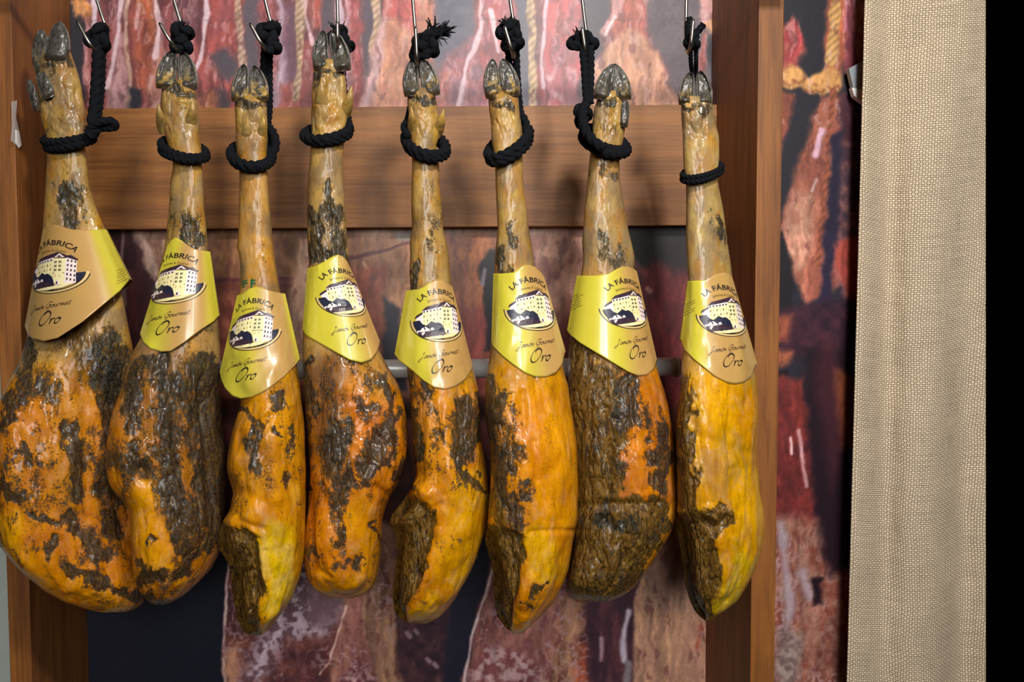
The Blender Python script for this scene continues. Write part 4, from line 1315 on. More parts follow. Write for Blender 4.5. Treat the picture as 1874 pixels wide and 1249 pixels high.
HAMS = [
 dict(seed=1, Y=1.225, slant=.55, sq=2.1, round=90, mb=.30,
  label='broad leftmost ham, its foot tilted left, lower half orange with black streaks',
  rows=[(92, 78, 128), (110, 72, 135), (150, 68, 148), (200, 70, 156), (245, 84, 157), (275, 86, 157), (300, 85, 159), (340, 83, 165), (380, 81, 176), (420, 78, 193), (500, 66, 215), (560, 58, 228), (620, 48, 240), (660, 36, 247), (700, 14, 252), (740, -4, 256), (800, -14, 260), (900, -20, 262), (960, -14, 265), (1000, 0, 268), (1031, 21, 270), (1056, 48, 271), (1080, 78, 270), (1103, 120, 262), (1114, 150, 250), (1121, 180, 232)],
  depth=DEP,
  strokes=[('M', 128, 350, 138, 405, 24, .62), ('M', 100, 130, 78, 180, 16, .35), ('M', 50, 640, 24, 760, 17, .75), ('B', 140, 610, 225, 720, 40, .62), ('M', 200, 640, 225, 900, 34, .85), ('M', 130, 790, 150, 910, 14, .85),
   ('M', 80, 700, 110, 760, 14, .5), ('M', 38, 820, 62, 850, 9, .9), ('M', 5, 890, 28, 910, 15, .8), ('M', 62, 945, 100, 955, 9, .8), ('M', 48, 1000, 62, 1003, 14, .85), ('M', 96, 998, 98, 1003, 13, .9), ('M', 124, 945, 132, 965, 16, .85),
   ('M', 150, 980, 190, 1015, 17, .75), ('M', 125, 1040, 150, 1055, 10, .9), ('M', 150, 1055, 235, 1085, 10, .85), ('M', 235, 1092, 262, 1096, 12, .8), ('M', 190, 900, 215, 960, 20, .8), ('B', 215, 980, 250, 1040, 26, .35),
   ('T', 70, 860, 110, 900, 70, .5, PNK), ('T', 60, 1040, 200, 1105, 34, .7, (222, 140, 34)), ('T', 20, 960, 20, 1000, 24, .6, YEL), ('T', 120, 700, 130, 900, 40, .5, (190, 126, 62)), ('X', 30, 980, 120, 1085, 22, .7),
   ('D', 150, 700, 165, 900, 12, 7), ('D', 60, 680, 90, 800, 10, 3), ('D', 225, 900, 240, 1000, 22, 5)]),
 dict(seed=2, Y=1.188, slant=.5, sq=2.15, round=80, mb=.34,
  label='wide ham second from left, grey-black mottled, overlapping the leftmost ham',
  rows=[(146, 298, 356), (160, 296, 358), (190, 293, 362), (220, 297, 365), (250, 303, 366), (270, 309, 369), (300, 317, 370), (330, 312, 372), (380, 309, 374), (420, 305, 378), (460, 300, 381), (500, 290, 388), (540, 280, 394), (600, 266, 400), (640, 246, 403), (662, 235, 404), (716, 219, 405), (753, 205, 407), (783, 198, 409), (817, 193, 410), (855, 192, 411), (885, 197, 412), (904, 210, 412), (919, 225, 412), (935, 237, 412), (968, 242, 411), (1005, 241, 404), (1043, 243, 384), (1065, 248, 366), (1077, 253, 353), (1090, 260, 338), (1103, 270, 315), (1108, 283, 300)],
  depth=DEP,
  strokes=[('T', 300, 660, 300, 900, 90, .45, PUR), ('M', 345, 415, 350, 440, 20, .7), ('M', 320, 330, 312, 430, 9, .3), ('M', 258, 655, 235, 780, 14, .65), ('M', 290, 660, 305, 800, 20, .85), ('M', 330, 700, 345, 800, 14, .7), ('M', 375, 680, 398, 980, 30, .95),
   ('M', 205, 830, 265, 868, 18, .6), ('M', 238, 822, 262, 850, 13, .9), ('M', 300, 800, 322, 900, 20, .85), ('M', 322, 900, 352, 1020, 24, .85), ('M', 250, 1030, 262, 1062, 9, .8), ('M', 262, 1062, 325, 1055, 14, .72), ('M', 275, 1098, 300, 1100, 8, .7),
   ('X', 255, 920, 285, 1010, 26, .95), ('T', 262, 920, 285, 1030, 34, .9, (230, 150, 34)), ('T', 330, 1085, 390, 1030, 26, .8, (216, 132, 34)), ('M', 284, 985, 290, 988, 9, .7), ('X', 340, 1075, 390, 1035, 18, .8),
   ('D', 255, 862, 262, 866, 14, 9), ('D', 300, 640, 330, 860, 9, 5), ('D', 260, 700, 270, 800, 8, 3), ('D', 372, 700, 390, 960, 10, 6), ('T', 345, 620, 375, 690, 20, .7, (196, 140, 66))]),
 dict(seed=3, Y=1.180, slant=.25, sq=2.3, round=70, mb=.18, fat=(214, 134, 20),
  label='narrow orange ham third from left, its yellow sleeve hanging lowest of all',
  rows=[(172, 430, 486), (190, 429, 489), (230, 431, 490), (260, 431, 490), (280, 433, 488), (315, 438, 490), (350, 438, 491), (380, 437, 493), (420, 436, 498), (450, 434, 500), (458, 433, 501), (466, 438, 502), (500, 440, 507), (525, 439, 511), (560, 432, 518), (600, 425, 530), (650, 420, 540), (690, 428, 547), (740, 440, 552), (760, 434, 555), (787, 426, 556), (829, 418, 557), (855, 416, 558), (878, 422, 558), (904, 427, 559), (935, 422, 559), (962, 404, 559), (985, 397, 559), (1005, 398, 558), (1028, 414, 555), (1062, 422, 548), (1099, 427, 533), (1120, 431, 518), (1140, 436, 504), (1155, 444, 490), (1163, 455, 478)],
  depth=DEP, seam=[(958, 442), (985, 475), (1010, 476), (1060, 478), (1090, 484), (1110, 474), (1140, 471), (1163, 476)],
  strokes=[('T', 440, 340, 480, 500, 60, .45, (196, 128, 66)), ('M', 500, 730, 505, 745, 10, .6), ('M', 462, 790, 470, 800, 12, .8), ('M', 460, 820, 482, 880, 14, .6), ('M', 535, 790, 530, 820, 10, .7), ('M', 524, 865, 530, 882, 9, .85), ('M', 546, 920, 548, 924, 6, .8), ('M', 430, 740, 470, 775, 9, .7), ('M', 505, 795, 508, 800, 6, .9),
   ('M', 534, 1022, 534, 1026, 6, .7), ('T', 470, 820, 480, 880, 24, .5, PUR), ('T', 470, 900, 520, 960, 45, .5, (222, 142, 50)), ('T', 505, 990, 520, 1110, 40, .95, (232, 186, 60)), ('T', 545, 900, 553, 1040, 14, .6, (226, 160, 24)), ('X', 500, 930, 515, 1130, 50, .7),
   ('B', 405, 965, 450, 985, 16, .7), ('D', 487, 1010, 497, 1085, 5, 3), ('D', 440, 955, 480, 968, 7, 4), ('D', 440, 900, 500, 930, 12, 3), ('D', 455, 780, 500, 760, 7, 3)]),
 dict(seed=4, Y=1.214, slant=.1, sq=2.3, round=46, mb=.26, fat=(210, 116, 14),
  label='ham fourth from left with a dark mouldy shank and a blunt square bottom',
  rows=[(108, 576, 628), (125, 572, 631), (150, 571, 633), (190, 569, 637), (220, 569, 636), (240, 570, 633), (270, 568, 629), (300, 566, 627), (340, 563, 629), (380, 562, 632), (420, 562, 634), (460, 563, 638), (480, 565, 640), (520, 561, 650), (560, 557, 664), (600, 554, 680), (640, 553, 692), (673, 554, 711), (703, 555, 730), (737, 558, 740), (767, 561, 744), (810, 564, 745), (844, 566, 742), (874, 567, 733), (896, 566, 721), (923, 563, 707), (949, 559, 699), (987, 556, 697), (1035, 556, 692), (1060, 562, 688), (1073, 569, 684), (1085, 579, 676), (1092, 592, 660), (1096, 606, 645)],
  depth=DEP,
  strokes=[('M', 570, 390, 576, 480, 15, .8), ('M', 598, 340, 608, 370, 10, .6), ('M', 605, 380, 625, 480, 22, .8), ('M', 585, 440, 590, 480, 12, .7), ('X', 596, 400, 600, 450, 9, .6), ('M', 560, 650, 562, 900, 8, .75),
   ('T', 590, 680, 610, 840, 36, .8, (122, 80, 50)), ('M', 596, 680, 606, 770, 12, .45), ('M', 640, 670, 700, 700, 14, .5), ('M', 655, 735, 672, 760, 15, .72), ('M', 700, 690, 722, 760, 10, .8), ('M', 722, 760, 716, 820, 10, .7), ('M', 620, 790, 614, 880, 24, .74), ('M', 618, 900, 624, 1010, 15, .72),
   ('M', 698, 790, 684, 840, 17, .85), ('M', 690, 840, 672, 862, 16, .85), ('M', 735, 850, 722, 878, 11, .8), ('M', 572, 1008, 576, 1020, 8, .9), ('M', 620, 1035, 650, 1035, 11, .62), ('M', 655, 1015, 665, 1020, 8, .5), ('M', 690, 960, 686, 1060, 5, .7),
   ('X', 640, 760, 690, 780, 14, .3), ('T', 720, 720, 735, 840, 18, .8, (222, 126, 14)), ('T', 655, 740, 680, 800, 30, .5, (206, 104, 24)), ('T', 660, 930, 680, 1040, 30, .6, (222, 150, 36)), ('T', 590, 1070, 670, 1080, 30, .85, (214, 136, 18)), ('X', 600, 1070, 670, 1085, 26, .9), ('X', 668, 920, 680, 1040, 14, .8),
   ('D', 690, 800, 680, 850, 10, 5), ('D', 632, 760, 690, 740, 9, 3), ('D', 640, 720, 634, 790, 9, 3), ('D', 640, 800, 690, 850, 7, -3), ('D', 590, 1050, 604, 1058, 5, 4), ('D', 565, 900, 574, 1040, 8, 4), ('D', 684, 890, 708, 905, 7, 4), ('D', 710, 800, 716, 850, 8, -5)]),
 dict(seed=5, Y=1.2, slant=.2, sq=2.3, round=70, mb=.22, fat=(212, 126, 14),
  label='ham fifth from left, dark hollow beside its curved yellow edge, below a frayed rope end',
  rows=[(160, 748, 795), (175, 745, 798), (200, 747, 800), (230, 748, 806), (255, 750, 803), (270, 753, 797), (300, 754, 804), (340, 753, 805), (380, 753, 809), (420, 754, 811), (440, 750, 817), (470, 751, 822), (500, 749, 824), (525, 751, 826), (560, 747, 838), (620, 741, 852), (670, 744, 864), (720, 750, 877), (760, 752, 880), (799, 755, 880), (836, 757, 885), (866, 762, 889), (888, 757, 891), (911, 744, 893), (945, 716, 892), (964, 711, 890), (975, 722, 888), (1020, 726, 873), (1065, 720, 851), (1095, 718, 834), (1118, 720, 816), (1133, 730, 799), (1142, 750, 780)],
  depth=DEP, seam=[(902, 748), (925, 782), (945, 795), (985, 797), (1020, 782), (1060, 772), (1100, 748), (1142, 742)],
  strokes=[('M', 760, 480, 752, 530, 13, .85), ('M', 790, 400, 790, 420, 10, .5), ('M', 785, 440, 800, 450, 8, .5), ('B', 745, 690, 752, 880, 17, .95), ('M', 752, 700, 756, 880, 10, .7), ('M', 780, 715, 795, 790, 12, .6), ('M', 855, 745, 848, 830, 22, .88), ('M', 870, 720, 880, 800, 10, .75), ('M', 835, 830, 850, 880, 11, .7), ('M', 860, 870, 880, 900, 7, .75), ('M', 810, 800, 816, 806, 8, .6),
   ('M', 812, 930, 816, 934, 6, .7), ('M', 835, 1040, 838, 1046, 8, .4), ('M', 815, 1080, 822, 1086, 9, .4), ('T', 800, 810, 830, 900, 30, .5, (222, 142, 72)), ('T', 865, 900, 840, 1050, 40, .8, (230, 164, 30)), ('T', 790, 1110, 770, 1130, 22, .7, (232, 172, 60)), ('X', 850, 960, 790, 1110, 44, .7), ('M', 806, 330, 800, 400, 6, .3), ('T', 776, 320, 780, 400, 26, .4, (172, 132, 76)),
   ('D', 768, 895, 780, 905, 13, -8), ('D', 790, 935, 806, 925, 6, 3), ('D', 790, 720, 800, 800, 8, 4), ('D', 752, 980, 760, 1080, 8, 5), ('D', 780, 1070, 790, 1100, 7, 3)]),
 dict(seed=6, Y=1.170, slant=.15, sq=2.4, round=70, mb=.16, fat=(218, 130, 14),
  label='ham sixth from left, smooth orange on its right half and speckled black on its left',
  rows=[(166, 895, 944), (180, 894, 949), (200, 895, 951), (230, 898, 956), (250, 899, 957), (270, 901, 956), (300, 906, 957), (340, 907, 958), (380, 909, 964), (420, 911, 968), (455, 907, 974), (490, 905, 978), (540, 904, 988), (600, 901, 1008), (650, 896, 1025), (690, 890, 1034), (706, 888, 1039), (750, 887, 1045), (784, 891, 1050), (817, 897, 1055), (885, 897, 1058), (945, 895, 1058), (975, 890, 1054), (990, 888, 1050), (1013, 896, 1047), (1043, 903, 1041), (1073, 905, 1031), (1103, 906, 1013), (1129, 911, 989), (1150, 924, 968), (1161, 940, 955)],
  depth=DEP, seam=[(965, 930), (985, 960), (1020, 960), (1060, 955), (1100, 945), (1125, 936), (1161, 930)],
  strokes=[('M', 935, 410, 940, 450, 9, .6), ('M', 915, 470, 930, 505, 12, .7), ('M', 893, 700, 893, 820, 13, .9), ('M', 920, 720, 922, 900, 15, .72), ('B', 905, 830, 915, 970, 16, .6), ('M', 945, 740, 950, 850, 12, .62), ('M', 975, 735, 990, 755, 12, .6), ('M', 955, 890, 965, 915, 12, .75), ('M', 930, 920, 945, 960, 18, .75), ('M', 986, 810, 988, 815, 8, .5), ('M', 1006, 1046, 1008, 1050, 10, .8), ('M', 975, 1090, 995, 1070, 9, .7), ('M', 960, 1100, 965, 1115, 9, .6),
   ('M', 1040, 965, 1050, 970, 6, .5), ('X', 1000, 700, 1030, 960, 50, .9), ('X', 990, 970, 1010, 1030, 30, .8), ('T', 975, 780, 980, 860, 20, .5, (216, 126, 62)), ('T', 985, 990, 1000, 1040, 34, .8, (234, 178, 50)), ('T', 1020, 700, 1040, 940, 32, .7, (228, 146, 18)), ('T', 975, 920, 1000, 960, 24, .5, (222, 150, 66)),
   ('D', 975, 810, 984, 880, 7, 4), ('D', 970, 975, 1055, 972, 5, 2.5), ('D', 958, 720, 962, 800, 6, 3), ('D', 932, 1000, 940, 1090, 8, 4)]),
 dict(seed=7, Y=1.220, slant=-.12, sq=2.3, round=60, mb=.26, fat=(196, 106, 22),
  label='dark brown ham seventh from left with a broad cut meat face at its bottom',
  rows=[(165, 1094, 1137), (180, 1092, 1140), (200, 1087, 1143), (230, 1083, 1145), (255, 1083, 1141), (280, 1080, 1136), (295, 1078, 1134), (330, 1075, 1135), (380, 1070, 1143), (420, 1067, 1150), (440, 1065, 1155), (470, 1067, 1162), (500, 1064, 1160), (540, 1057, 1166), (600, 1045, 1184), (640, 1040, 1195), (683, 1038, 1206), (743, 1040, 1223), (784, 1045, 1230), (855, 1050, 1235), (904, 1050, 1242), (938, 1050, 1240), (960, 1050, 1233), (979, 1050, 1227), (1005, 1049, 1212), (1039, 1043, 1189), (1065, 1036, 1168), (1080, 1036, 1155), (1092, 1042, 1138), (1103, 1056, 1110)],
  depth=DEP,
  strokes=[('T', 1080, 440, 1150, 480, 44, .6, (140, 118, 88)), ('M', 1110, 310, 1120, 325, 13, .5), ('M', 1100, 430, 1130, 500, 16, .55), ('B', 1060, 660, 1080, 900, 40, .97), ('B', 1110, 700, 1115, 900, 34, .8), ('M', 1150, 700, 1162, 830, 17, .85), ('M', 1200, 740, 1215, 860, 14, .8), ('M', 1185, 840, 1215, 890, 16, .75), ('M', 1150, 760, 1150, 800, 12, .6),
   ('X', 1190, 690, 1205, 760, 14, .6), ('T', 1190, 690, 1205, 780, 20, .8, (212, 120, 20)), ('T', 1165, 800, 1180, 900, 24, .9, (216, 124, 30)), ('X', 1168, 800, 1180, 890, 18, .8), ('B', 1060, 950, 1200, 950, 45, .97), ('B', 1060, 1010, 1170, 1010, 55, .97), ('B', 1060, 1060, 1130, 1070, 50, .97), ('T', 1120, 1000, 1130, 1060, 50, .5, (110, 80, 34)), ('M', 1105, 950, 1150, 965, 14, .7),
   ('D', 1060, 925, 1210, 922, 8, 5), ('D', 1110, 960, 1120, 965, 14, 6), ('D', 1150, 980, 1130, 1060, 6, 4), ('D', 1155, 710, 1160, 820, 6, 5), ('D', 1100, 700, 1120, 880, 9, 4), ('D', 1080, 1000, 1100, 1050, 14, 4)],
  edge=[(1244, 935), (1232, 975), (1216, 1008), (1194, 1042), (1172, 1072), (1150, 1094)]),
 dict(seed=8, Y=1.186, slant=.2, sq=2.35, round=64, mb=.04, fat=(216, 146, 26), skin=(178, 148, 96),
  label='rightmost ham, golden yellow and nearly clean, hung from a thin black cord',
  rows=[(176, 1250, 1300), (190, 1246, 1306), (215, 1247, 1309), (250, 1249, 1316), (290, 1250, 1316), (310, 1251, 1314), (335, 1255, 1314), (380, 1256, 1323), (420, 1255, 1329), (440, 1255, 1331), (470, 1257, 1336), (510, 1259, 1341), (560, 1258, 1350), (620, 1250, 1366), (680, 1246, 1381), (716, 1243, 1385), (767, 1239, 1387), (799, 1238, 1385), (836, 1239, 1385), (885, 1240, 1390), (930, 1241, 1396), (964, 1236, 1400), (998, 1244, 1396), (1035, 1250, 1385), (1069, 1253, 1370), (1099, 1261, 1351), (1118, 1271, 1329), (1130, 1281, 1310), (1137, 1291, 1300)],
  depth=DEP, seam=[(940, 1290), (965, 1322), (990, 1312), (1040, 1316), (1080, 1324), (1110, 1308), (1125, 1294), (1137, 1290)],
  strokes=[('T', 1250, 200, 1310, 300, 40, .5, (196, 160, 104)), ('M', 1300, 180, 1290, 215, 10, .5), ('M', 1310, 400, 1322, 440, 8, .45), ('B', 1250, 690, 1256, 900, 20, .85), ('B', 1300, 945, 1330, 950, 17, .85), ('B', 1250, 900, 1270, 950, 20, .9), ('T', 1320, 720, 1340, 780, 50, .9, (232, 158, 24)), ('T', 1370, 720, 1375, 860, 10, .5, (224, 140, 22)),
   ('T', 1300, 840, 1345, 930, 34, .7, (196, 138, 78)), ('T', 1345, 800, 1360, 880, 26, .5, (188, 142, 60)), ('T', 1375, 900, 1370, 1000, 34, .95, (236, 166, 20)), ('T', 1345, 1000, 1330, 1110, 20, .7, (204, 158, 40)), ('T', 1330, 990, 1340, 1040, 16, .5, (220, 136, 40)), ('T', 1270, 720, 1275, 880, 14, .6, (204, 150, 50)), ('T', 1365, 1030, 1330, 1110, 16, .8, (214, 174, 48)), ('X', 1300, 700, 1380, 1100, 60, .9), ('B', 1268, 1000, 1300, 1090, 30, .6),
   ('D', 1268, 760, 1300, 930, 9, 4), ('D', 1280, 800, 1370, 830, 10, 3), ('D', 1345, 860, 1360, 930, 9, 3), ('D', 1300, 930, 1340, 945, 8, -3), ('D', 1290, 990, 1300, 1050, 10, 4), ('D', 1290, 215, 1285, 245, 6, 3), ('D', 1262, 230, 1275, 245, 6, 3)]),
]

LABELS = [
 dict(box=(44, 236, 408, 628), lines=[(420, 79, 193), (595, 45.5, 276)], top=[(79, 419), (85, 412), (100, 411), (115, 416), (130, 420), (160, 421), (193, 420)], bot=[(45, 597), (50, 612), (60, 621), (80, 625), (105, 619), (150, 590), (190, 557), (220, 532), (236, 514), (240, 490), (276, 440)],
      E=(94, 500), O=(90, 583), tan=(-2, .3, .52, .22), ky=-.05, ss=1.32, small=(213, 497, 1, 6)),
 dict(box=(254, 404, 433, 646), lines=[(447, 308, 382), (612, 256, 405)], top=[(308, 448), (314, 439), (321, 435), (332, 440), (345, 451), (360, 457), (384, 461)], bot=[(256, 612), (262, 627), (275, 638), (295, 644), (312, 643), (340, 625), (370, 602), (392, 588), (402, 577), (406, 570)],
      E=(314, 521), O=(306, 600), tan=(-.35, .3, .68, .2), ky=-.06, ss=1.2),
 dict(box=(400, 552, 523, 732), lines=[(541, 434, 522), (683, 402, 554)], top=[(434, 541), (445, 537), (455, 529), (468, 525), (480, 526), (488, 530), (500, 534), (522, 538)], bot=[(402, 683), (405, 697), (412, 712), (425, 725), (440, 730), (460, 728), (490, 713), (520, 690), (540, 670), (551, 655), (556, 640)],
      E=(459, 605), O=(450, 686), tan=(-.12, .42, .9, .12), ky=-.05),
 dict(box=(550, 697, 465, 668), lines=[(480, 564, 637), (610, 553, 689)], top=[(564, 491), (580, 486), (595, 478), (608, 470), (618, 466), (628, 470), (635, 478), (640, 488)], bot=[(553, 604), (560, 614), (590, 631), (620, 648), (640, 659), (662, 664), (680, 658), (690, 645), (694, 634), (698, 618)],
      E=(634, 546), O=(652, 621), tan=(.5, .35, 2, .2), ss=1.03, ky=.0),
 dict(box=(720, 866, 510, 716), lines=[(530, 744, 829), (655, 721, 861)], top=[(744, 532), (765, 530), (777, 525), (785, 517), (795, 513), (808, 513), (818, 518), (830, 526)], bot=[(722, 649), (730, 660), (750, 675), (775, 697), (795, 710), (815, 713), (835, 707), (852, 695), (862, 680), (868, 664)],
      E=(807, 589), O=(809, 671), tan=(.0, .25, 2, .2)),
 dict(box=(896, 1036, 483, 694), lines=[(505, 903, 995), (637, 899, 1033)], top=[(903, 501), (920, 501), (940, 499), (948, 493), (957, 486), (968, 485), (980, 489), (990, 498), (996, 508)], bot=[(899, 626), (902, 634), (920, 652), (940, 668), (960, 682), (980, 690), (1000, 690), (1018, 682), (1029, 668), (1034, 645)],
      E=(979, 568), O=(989, 651), tan=(.2, .35, 2, .2)),
 dict(box=(1034, 1206, 485, 692), lines=[(500, 1057, 1166), (640, 1032, 1198)], top=[(1056, 505), (1090, 505), (1115, 501), (1128, 493), (1140, 488), (1150, 488), (1160, 492), (1167, 498)], bot=[(1033, 598), (1042, 612), (1060, 627), (1090, 645), (1120, 663), (1150, 681), (1168, 688), (1185, 686), (1197, 676), (1203, 658)],
      E=(1153, 567), O=(1167, 645), tan=(.42, .3, 2, .2), small=(1046, 545, 1, 6)),
 dict(box=(1242, 1386, 496, 707), lines=[(515, 1259, 1342), (650, 1243, 1381)], top=[(1259, 515), (1290, 513), (1300, 508), (1310, 502), (1325, 499), (1335, 502), (1343, 511)], bot=[(1246, 622), (1252, 640), (1270, 658), (1290, 674), (1310, 690), (1330, 700), (1345, 703), (1362, 700), (1375, 690), (1383, 668)],
      E=(1331, 580), O=(1341, 660), tan=(-.25, .2, 2, .2), small=(1251, 560, 1, 5), ky=.04),
]

# claws: (cx, cy, w, h, tilt, dY, ochre, face)
CLAWS = [
 [(77, 96, 38, 86, -10, .006, .3, .3), (107, 77, 44, 76, 12, -.010, .0, .0)],
 [(307, 127, 37, 74, 7, -.004, .9, .8), (341, 129, 37, 72, -5, -.004, .5, .9)],
 [(441, 152, 33, 70, 3, -.004, .7, .8), (472, 153, 34, 68, -5, -.004, .9, .8)],
 [(588, 92, 31, 74, 0, -.004, .2, .9), (620, 93, 35, 78, -10, -.006, .1, 1)],
 [(753, 142, 31, 70, -3, -.006, .15, .9), (784, 142, 34, 70, -10, -.002, .8, .7)],
 [(901, 144, 33, 72, -6, -.004, .9, .6), (930, 142, 34, 72, -10, -.005, 1.0, .6)],
 [(1109, 150, 32, 70, 14, -.006, .2, .3), (1134, 150, 34, 70, -10, -.002, .4, .5)],
 [(1258, 162, 30, 62, 4, -.004, .5, 1), (1287, 161, 31, 64, -3, -.004, .1, 1)],
]
# spurs: (bx, by, tx, ty, r, dY, dark)
SPURS = [
 [(68, 202, 53, 146, 8, -.012, 1), (92, 178, 72, 132, 13, -.018, 1)],
 [(304, 246, 289, 188, 12, -.012, 0), (344, 244, 353, 180, 13, -.022, 0)],
 [(452, 272, 452, 214, 13, -.018, 0), (476, 270, 482, 208, 12, -.018, 0)],
 [(590, 214, 588, 142, 15, -.022, 0), (622, 222, 644, 156, 14, -.016, 0)],
 [(762, 256, 752, 194, 13, -.019, 0), (792, 254, 812, 199, 13, -.015, 0)],
 [],
 [(1141, 232, 1145, 184, 9, -.012, 1)],
 [],
]
ROPES = [
 dict(label='black rope on the leftmost ham, a thick doubled length rising right of the tilted foot',
  collar=[(124, 252, 43, .034, 6, -6, 8), (128, 262, 42, .033, 6, -8, 8)],
  strand=[([(180, 66, 1.215), (178, 130, 1.213), (174, 190, 1.207), (170, 222, 1.2), (176, 238, 1.19), (160, 248, 1.185)], 10.5), ([(188, 80, 1.222), (186, 150, 1.22), (180, 210, 1.21), (172, 240, 1.2)], 7), ([(162, 238, 1.185), (180, 224, 1.18), (205, 222, 1.185), (210, 232, 1.19), (190, 234, 1.192), (172, 232, 1.19)], 7.5)],
  knot=[(180, 70, 24, 27, 9, .4, -.004)]),
 dict(label='black rope on the second ham from left, short knot right above the hooves',
  collar=[(336, 272, 41, .033, 14, 9, 7.5), (337, 280, 41, .033, 12, 6, 7.5)],
  strand=[([(332, 80, 1.2), (336, 140, 1.215), (330, 230, 1.213), (312, 262, 1.205)], 7)],
  knot=[(332, 62, 21, 20, 8.5, 1.5, 0), (333, 82, 20, 18, 8.5, .2, .002)], fray=[(331, 54, 0, 150, 16, 26, 1.6, 0)]),
 dict(label='black rope on the third ham from left, running up beside the right hoof',
  collar=[(460, 284, 37, .031, 20, 3, 9.5), (462, 290, 36, .030, 18, 0, 8)],
  strand=[([(485, 84, 1.2), (483, 130, 1.205), (489, 190, 1.207), (491, 240, 1.205), (497, 270, 1.198), (496, 290, 1.19)], 7), ([(494, 84, 1.204), (493, 130, 1.21), (493, 200, 1.212), (488, 236, 1.21)], 6.5), ([(494, 235, 1.19), (502, 248, 1.186), (504, 270, 1.182), (490, 296, 1.175)], 8)],
  knot=[(492, 60, 22, 22, 8.5, .9, -.002), (499, 84, 16, 16, 7.5, .1, -.004)], fray=[(494, 50, 10, 170, 15, 26, 1.6, 0)]),
 dict(label='black rope on the fourth ham from left, its knot half hidden behind the hooves',
  collar=[(598, 242, 41, .032, 12, -6, 9.5), (600, 250, 39, .031, 10, -5, 7.5)],
  strand=[([(625, 90, 1.235), (628, 150, 1.24), (636, 210, 1.225), (640, 235, 1.2)], 7)],
  knot=[(620, 68, 21, 20, 8.5, .3, .03), (634, 86, 14, 14, 7, 1.3, .026)], fray=[(618, 56, 5, 150, 16, 28, 1.6, .03)]),
 dict(label='black rope on the fifth ham from left, its knot ending in a loose frayed tuft',
  collar=[(779, 262, 37, .032, 20, 9, 9.5), (781, 271, 36, .031, 18, 7, 8.5)],
  strand=[([(768, 96, 1.215), (760, 150, 1.235), (748, 215, 1.225), (740, 232, 1.2), (746, 250, 1.18)], 7)],
  knot=[(781, 76, 24, 20, 9, .5, -.002), (783, 92, 19, 15, 8.5, 1.9, .002), (760, 98, 9, 18, 6.5, .2, .004)],
  fray=[(798, 62, 72, 60, 34, 34, 2.0, -.004), (790, 56, 10, 60, 26, 8, 2.2, -.004), (806, 70, 120, 40, 18, 4, 1.2, -.004)]),
 dict(label='black rope on the sixth ham from left, collar slanting up to the right',
  collar=[(931, 262, 37, .032, 18, -20, 9.5), (932, 272, 36, .031, 18, -18, 8.5)],
  strand=[([(930, 92, 1.185), (934, 140, 1.2), (942, 190, 1.21), (952, 230, 1.2)], 6.5), ([(944, 92, 1.185), (946, 140, 1.203), (950, 190, 1.213), (955, 215, 1.2), (962, 240, 1.186), (964, 262, 1.178)], 7), ([(953, 208, 1.188), (962, 222, 1.184), (966, 245, 1.178), (962, 268, 1.17)], 6.5)],
  knot=[(933, 58, 23, 20, 9, .4, -.002), (936, 78, 21, 15, 8.5, 1.7, 0)], fray=[(932, 46, 10, 170, 17, 40, 1.7, -.002)]),
 dict(label='black rope on the seventh ham from left, two strands between an upper and lower knot',
  collar=[(1107, 262, 40, .033, 17, 12, 9.5), (1106, 254, 38, .033, 15, 14, 8)],
  strand=[([(1066, 84, 1.2), (1070, 130, 1.2), (1074, 190, 1.195)], 7), ([(1081, 84, 1.2), (1081, 130, 1.2), (1080, 190, 1.195)], 7), ([(1072, 190, 1.19), (1066, 210, 1.185), (1070, 235, 1.18), (1084, 256, 1.172), (1105, 272, 1.168)], 9)],
  knot=[(1067, 76, 29, 17, 9, .1, -.004), (1066, 212, 16, 22, 8, 1.4, -.004)], fray=[(1060, 66, -40, 150, 14, 22, 1.5, -.004)]),
 dict(label='thin black cord on the rightmost ham, braided close round the shank',
  collar=[(1285, 312, 36, .031, 10, -8, 5), (1285, 320, 36, .031, 10, -8, 5)],
  strand=[([(1264, 84, 1.195), (1264, 110, 1.2), (1266, 150, 1.23), (1262, 260, 1.225), (1256, 300, 1.21)], 4), ([(1274, 84, 1.195), (1274, 110, 1.2), (1276, 150, 1.23), (1300, 270, 1.23), (1312, 304, 1.21)], 4), ([(1266, 64, 1.192), (1278, 56, 1.188), (1288, 44, 1.185)], 6.5), ([(1262, 84, 1.19), (1260, 60, 1.188), (1262, 32, 1.188)], 6)],
  knot=[(1267, 76, 14, 15, 7, .3, -.002)]),
]
HOOKS = [
 ((176, -4), (198, 66), ((140, 37), (166, 84)), 'wire hook holding the rope of the leftmost ham'),
 ((317, -4), (338, 66), ((291, 41), (314, 80)), 'wire hook holding the rope of the second ham from left'),
 ((484, -4), (500, 60), ((457, 42), (479, 82)), 'wire hook holding the rope of the third ham from left'),
 ((617, -4), (619, 62), ((617, 40), (618, 76)), 'wire hook behind the hooves of the fourth ham from left'),
 ((755, -4), (762, 80), ((760, 48), (763, 108)), 'wire hook holding the rope with the frayed tuft'),
 ((933, -4), (942, 60), ((923, 47), (936, 92)), 'wire hook holding the rope of the sixth ham from left'),
 ((1065, -4), (1074, 70), ((1065, 50), (1071, 92)), 'wire hook holding the wide knot of the seventh ham from left'),
 ((1256, -4), (1255, 66), ((1269, 35), (1264, 84)), 'wire hook holding the thin cord of the rightmost ham'),
]

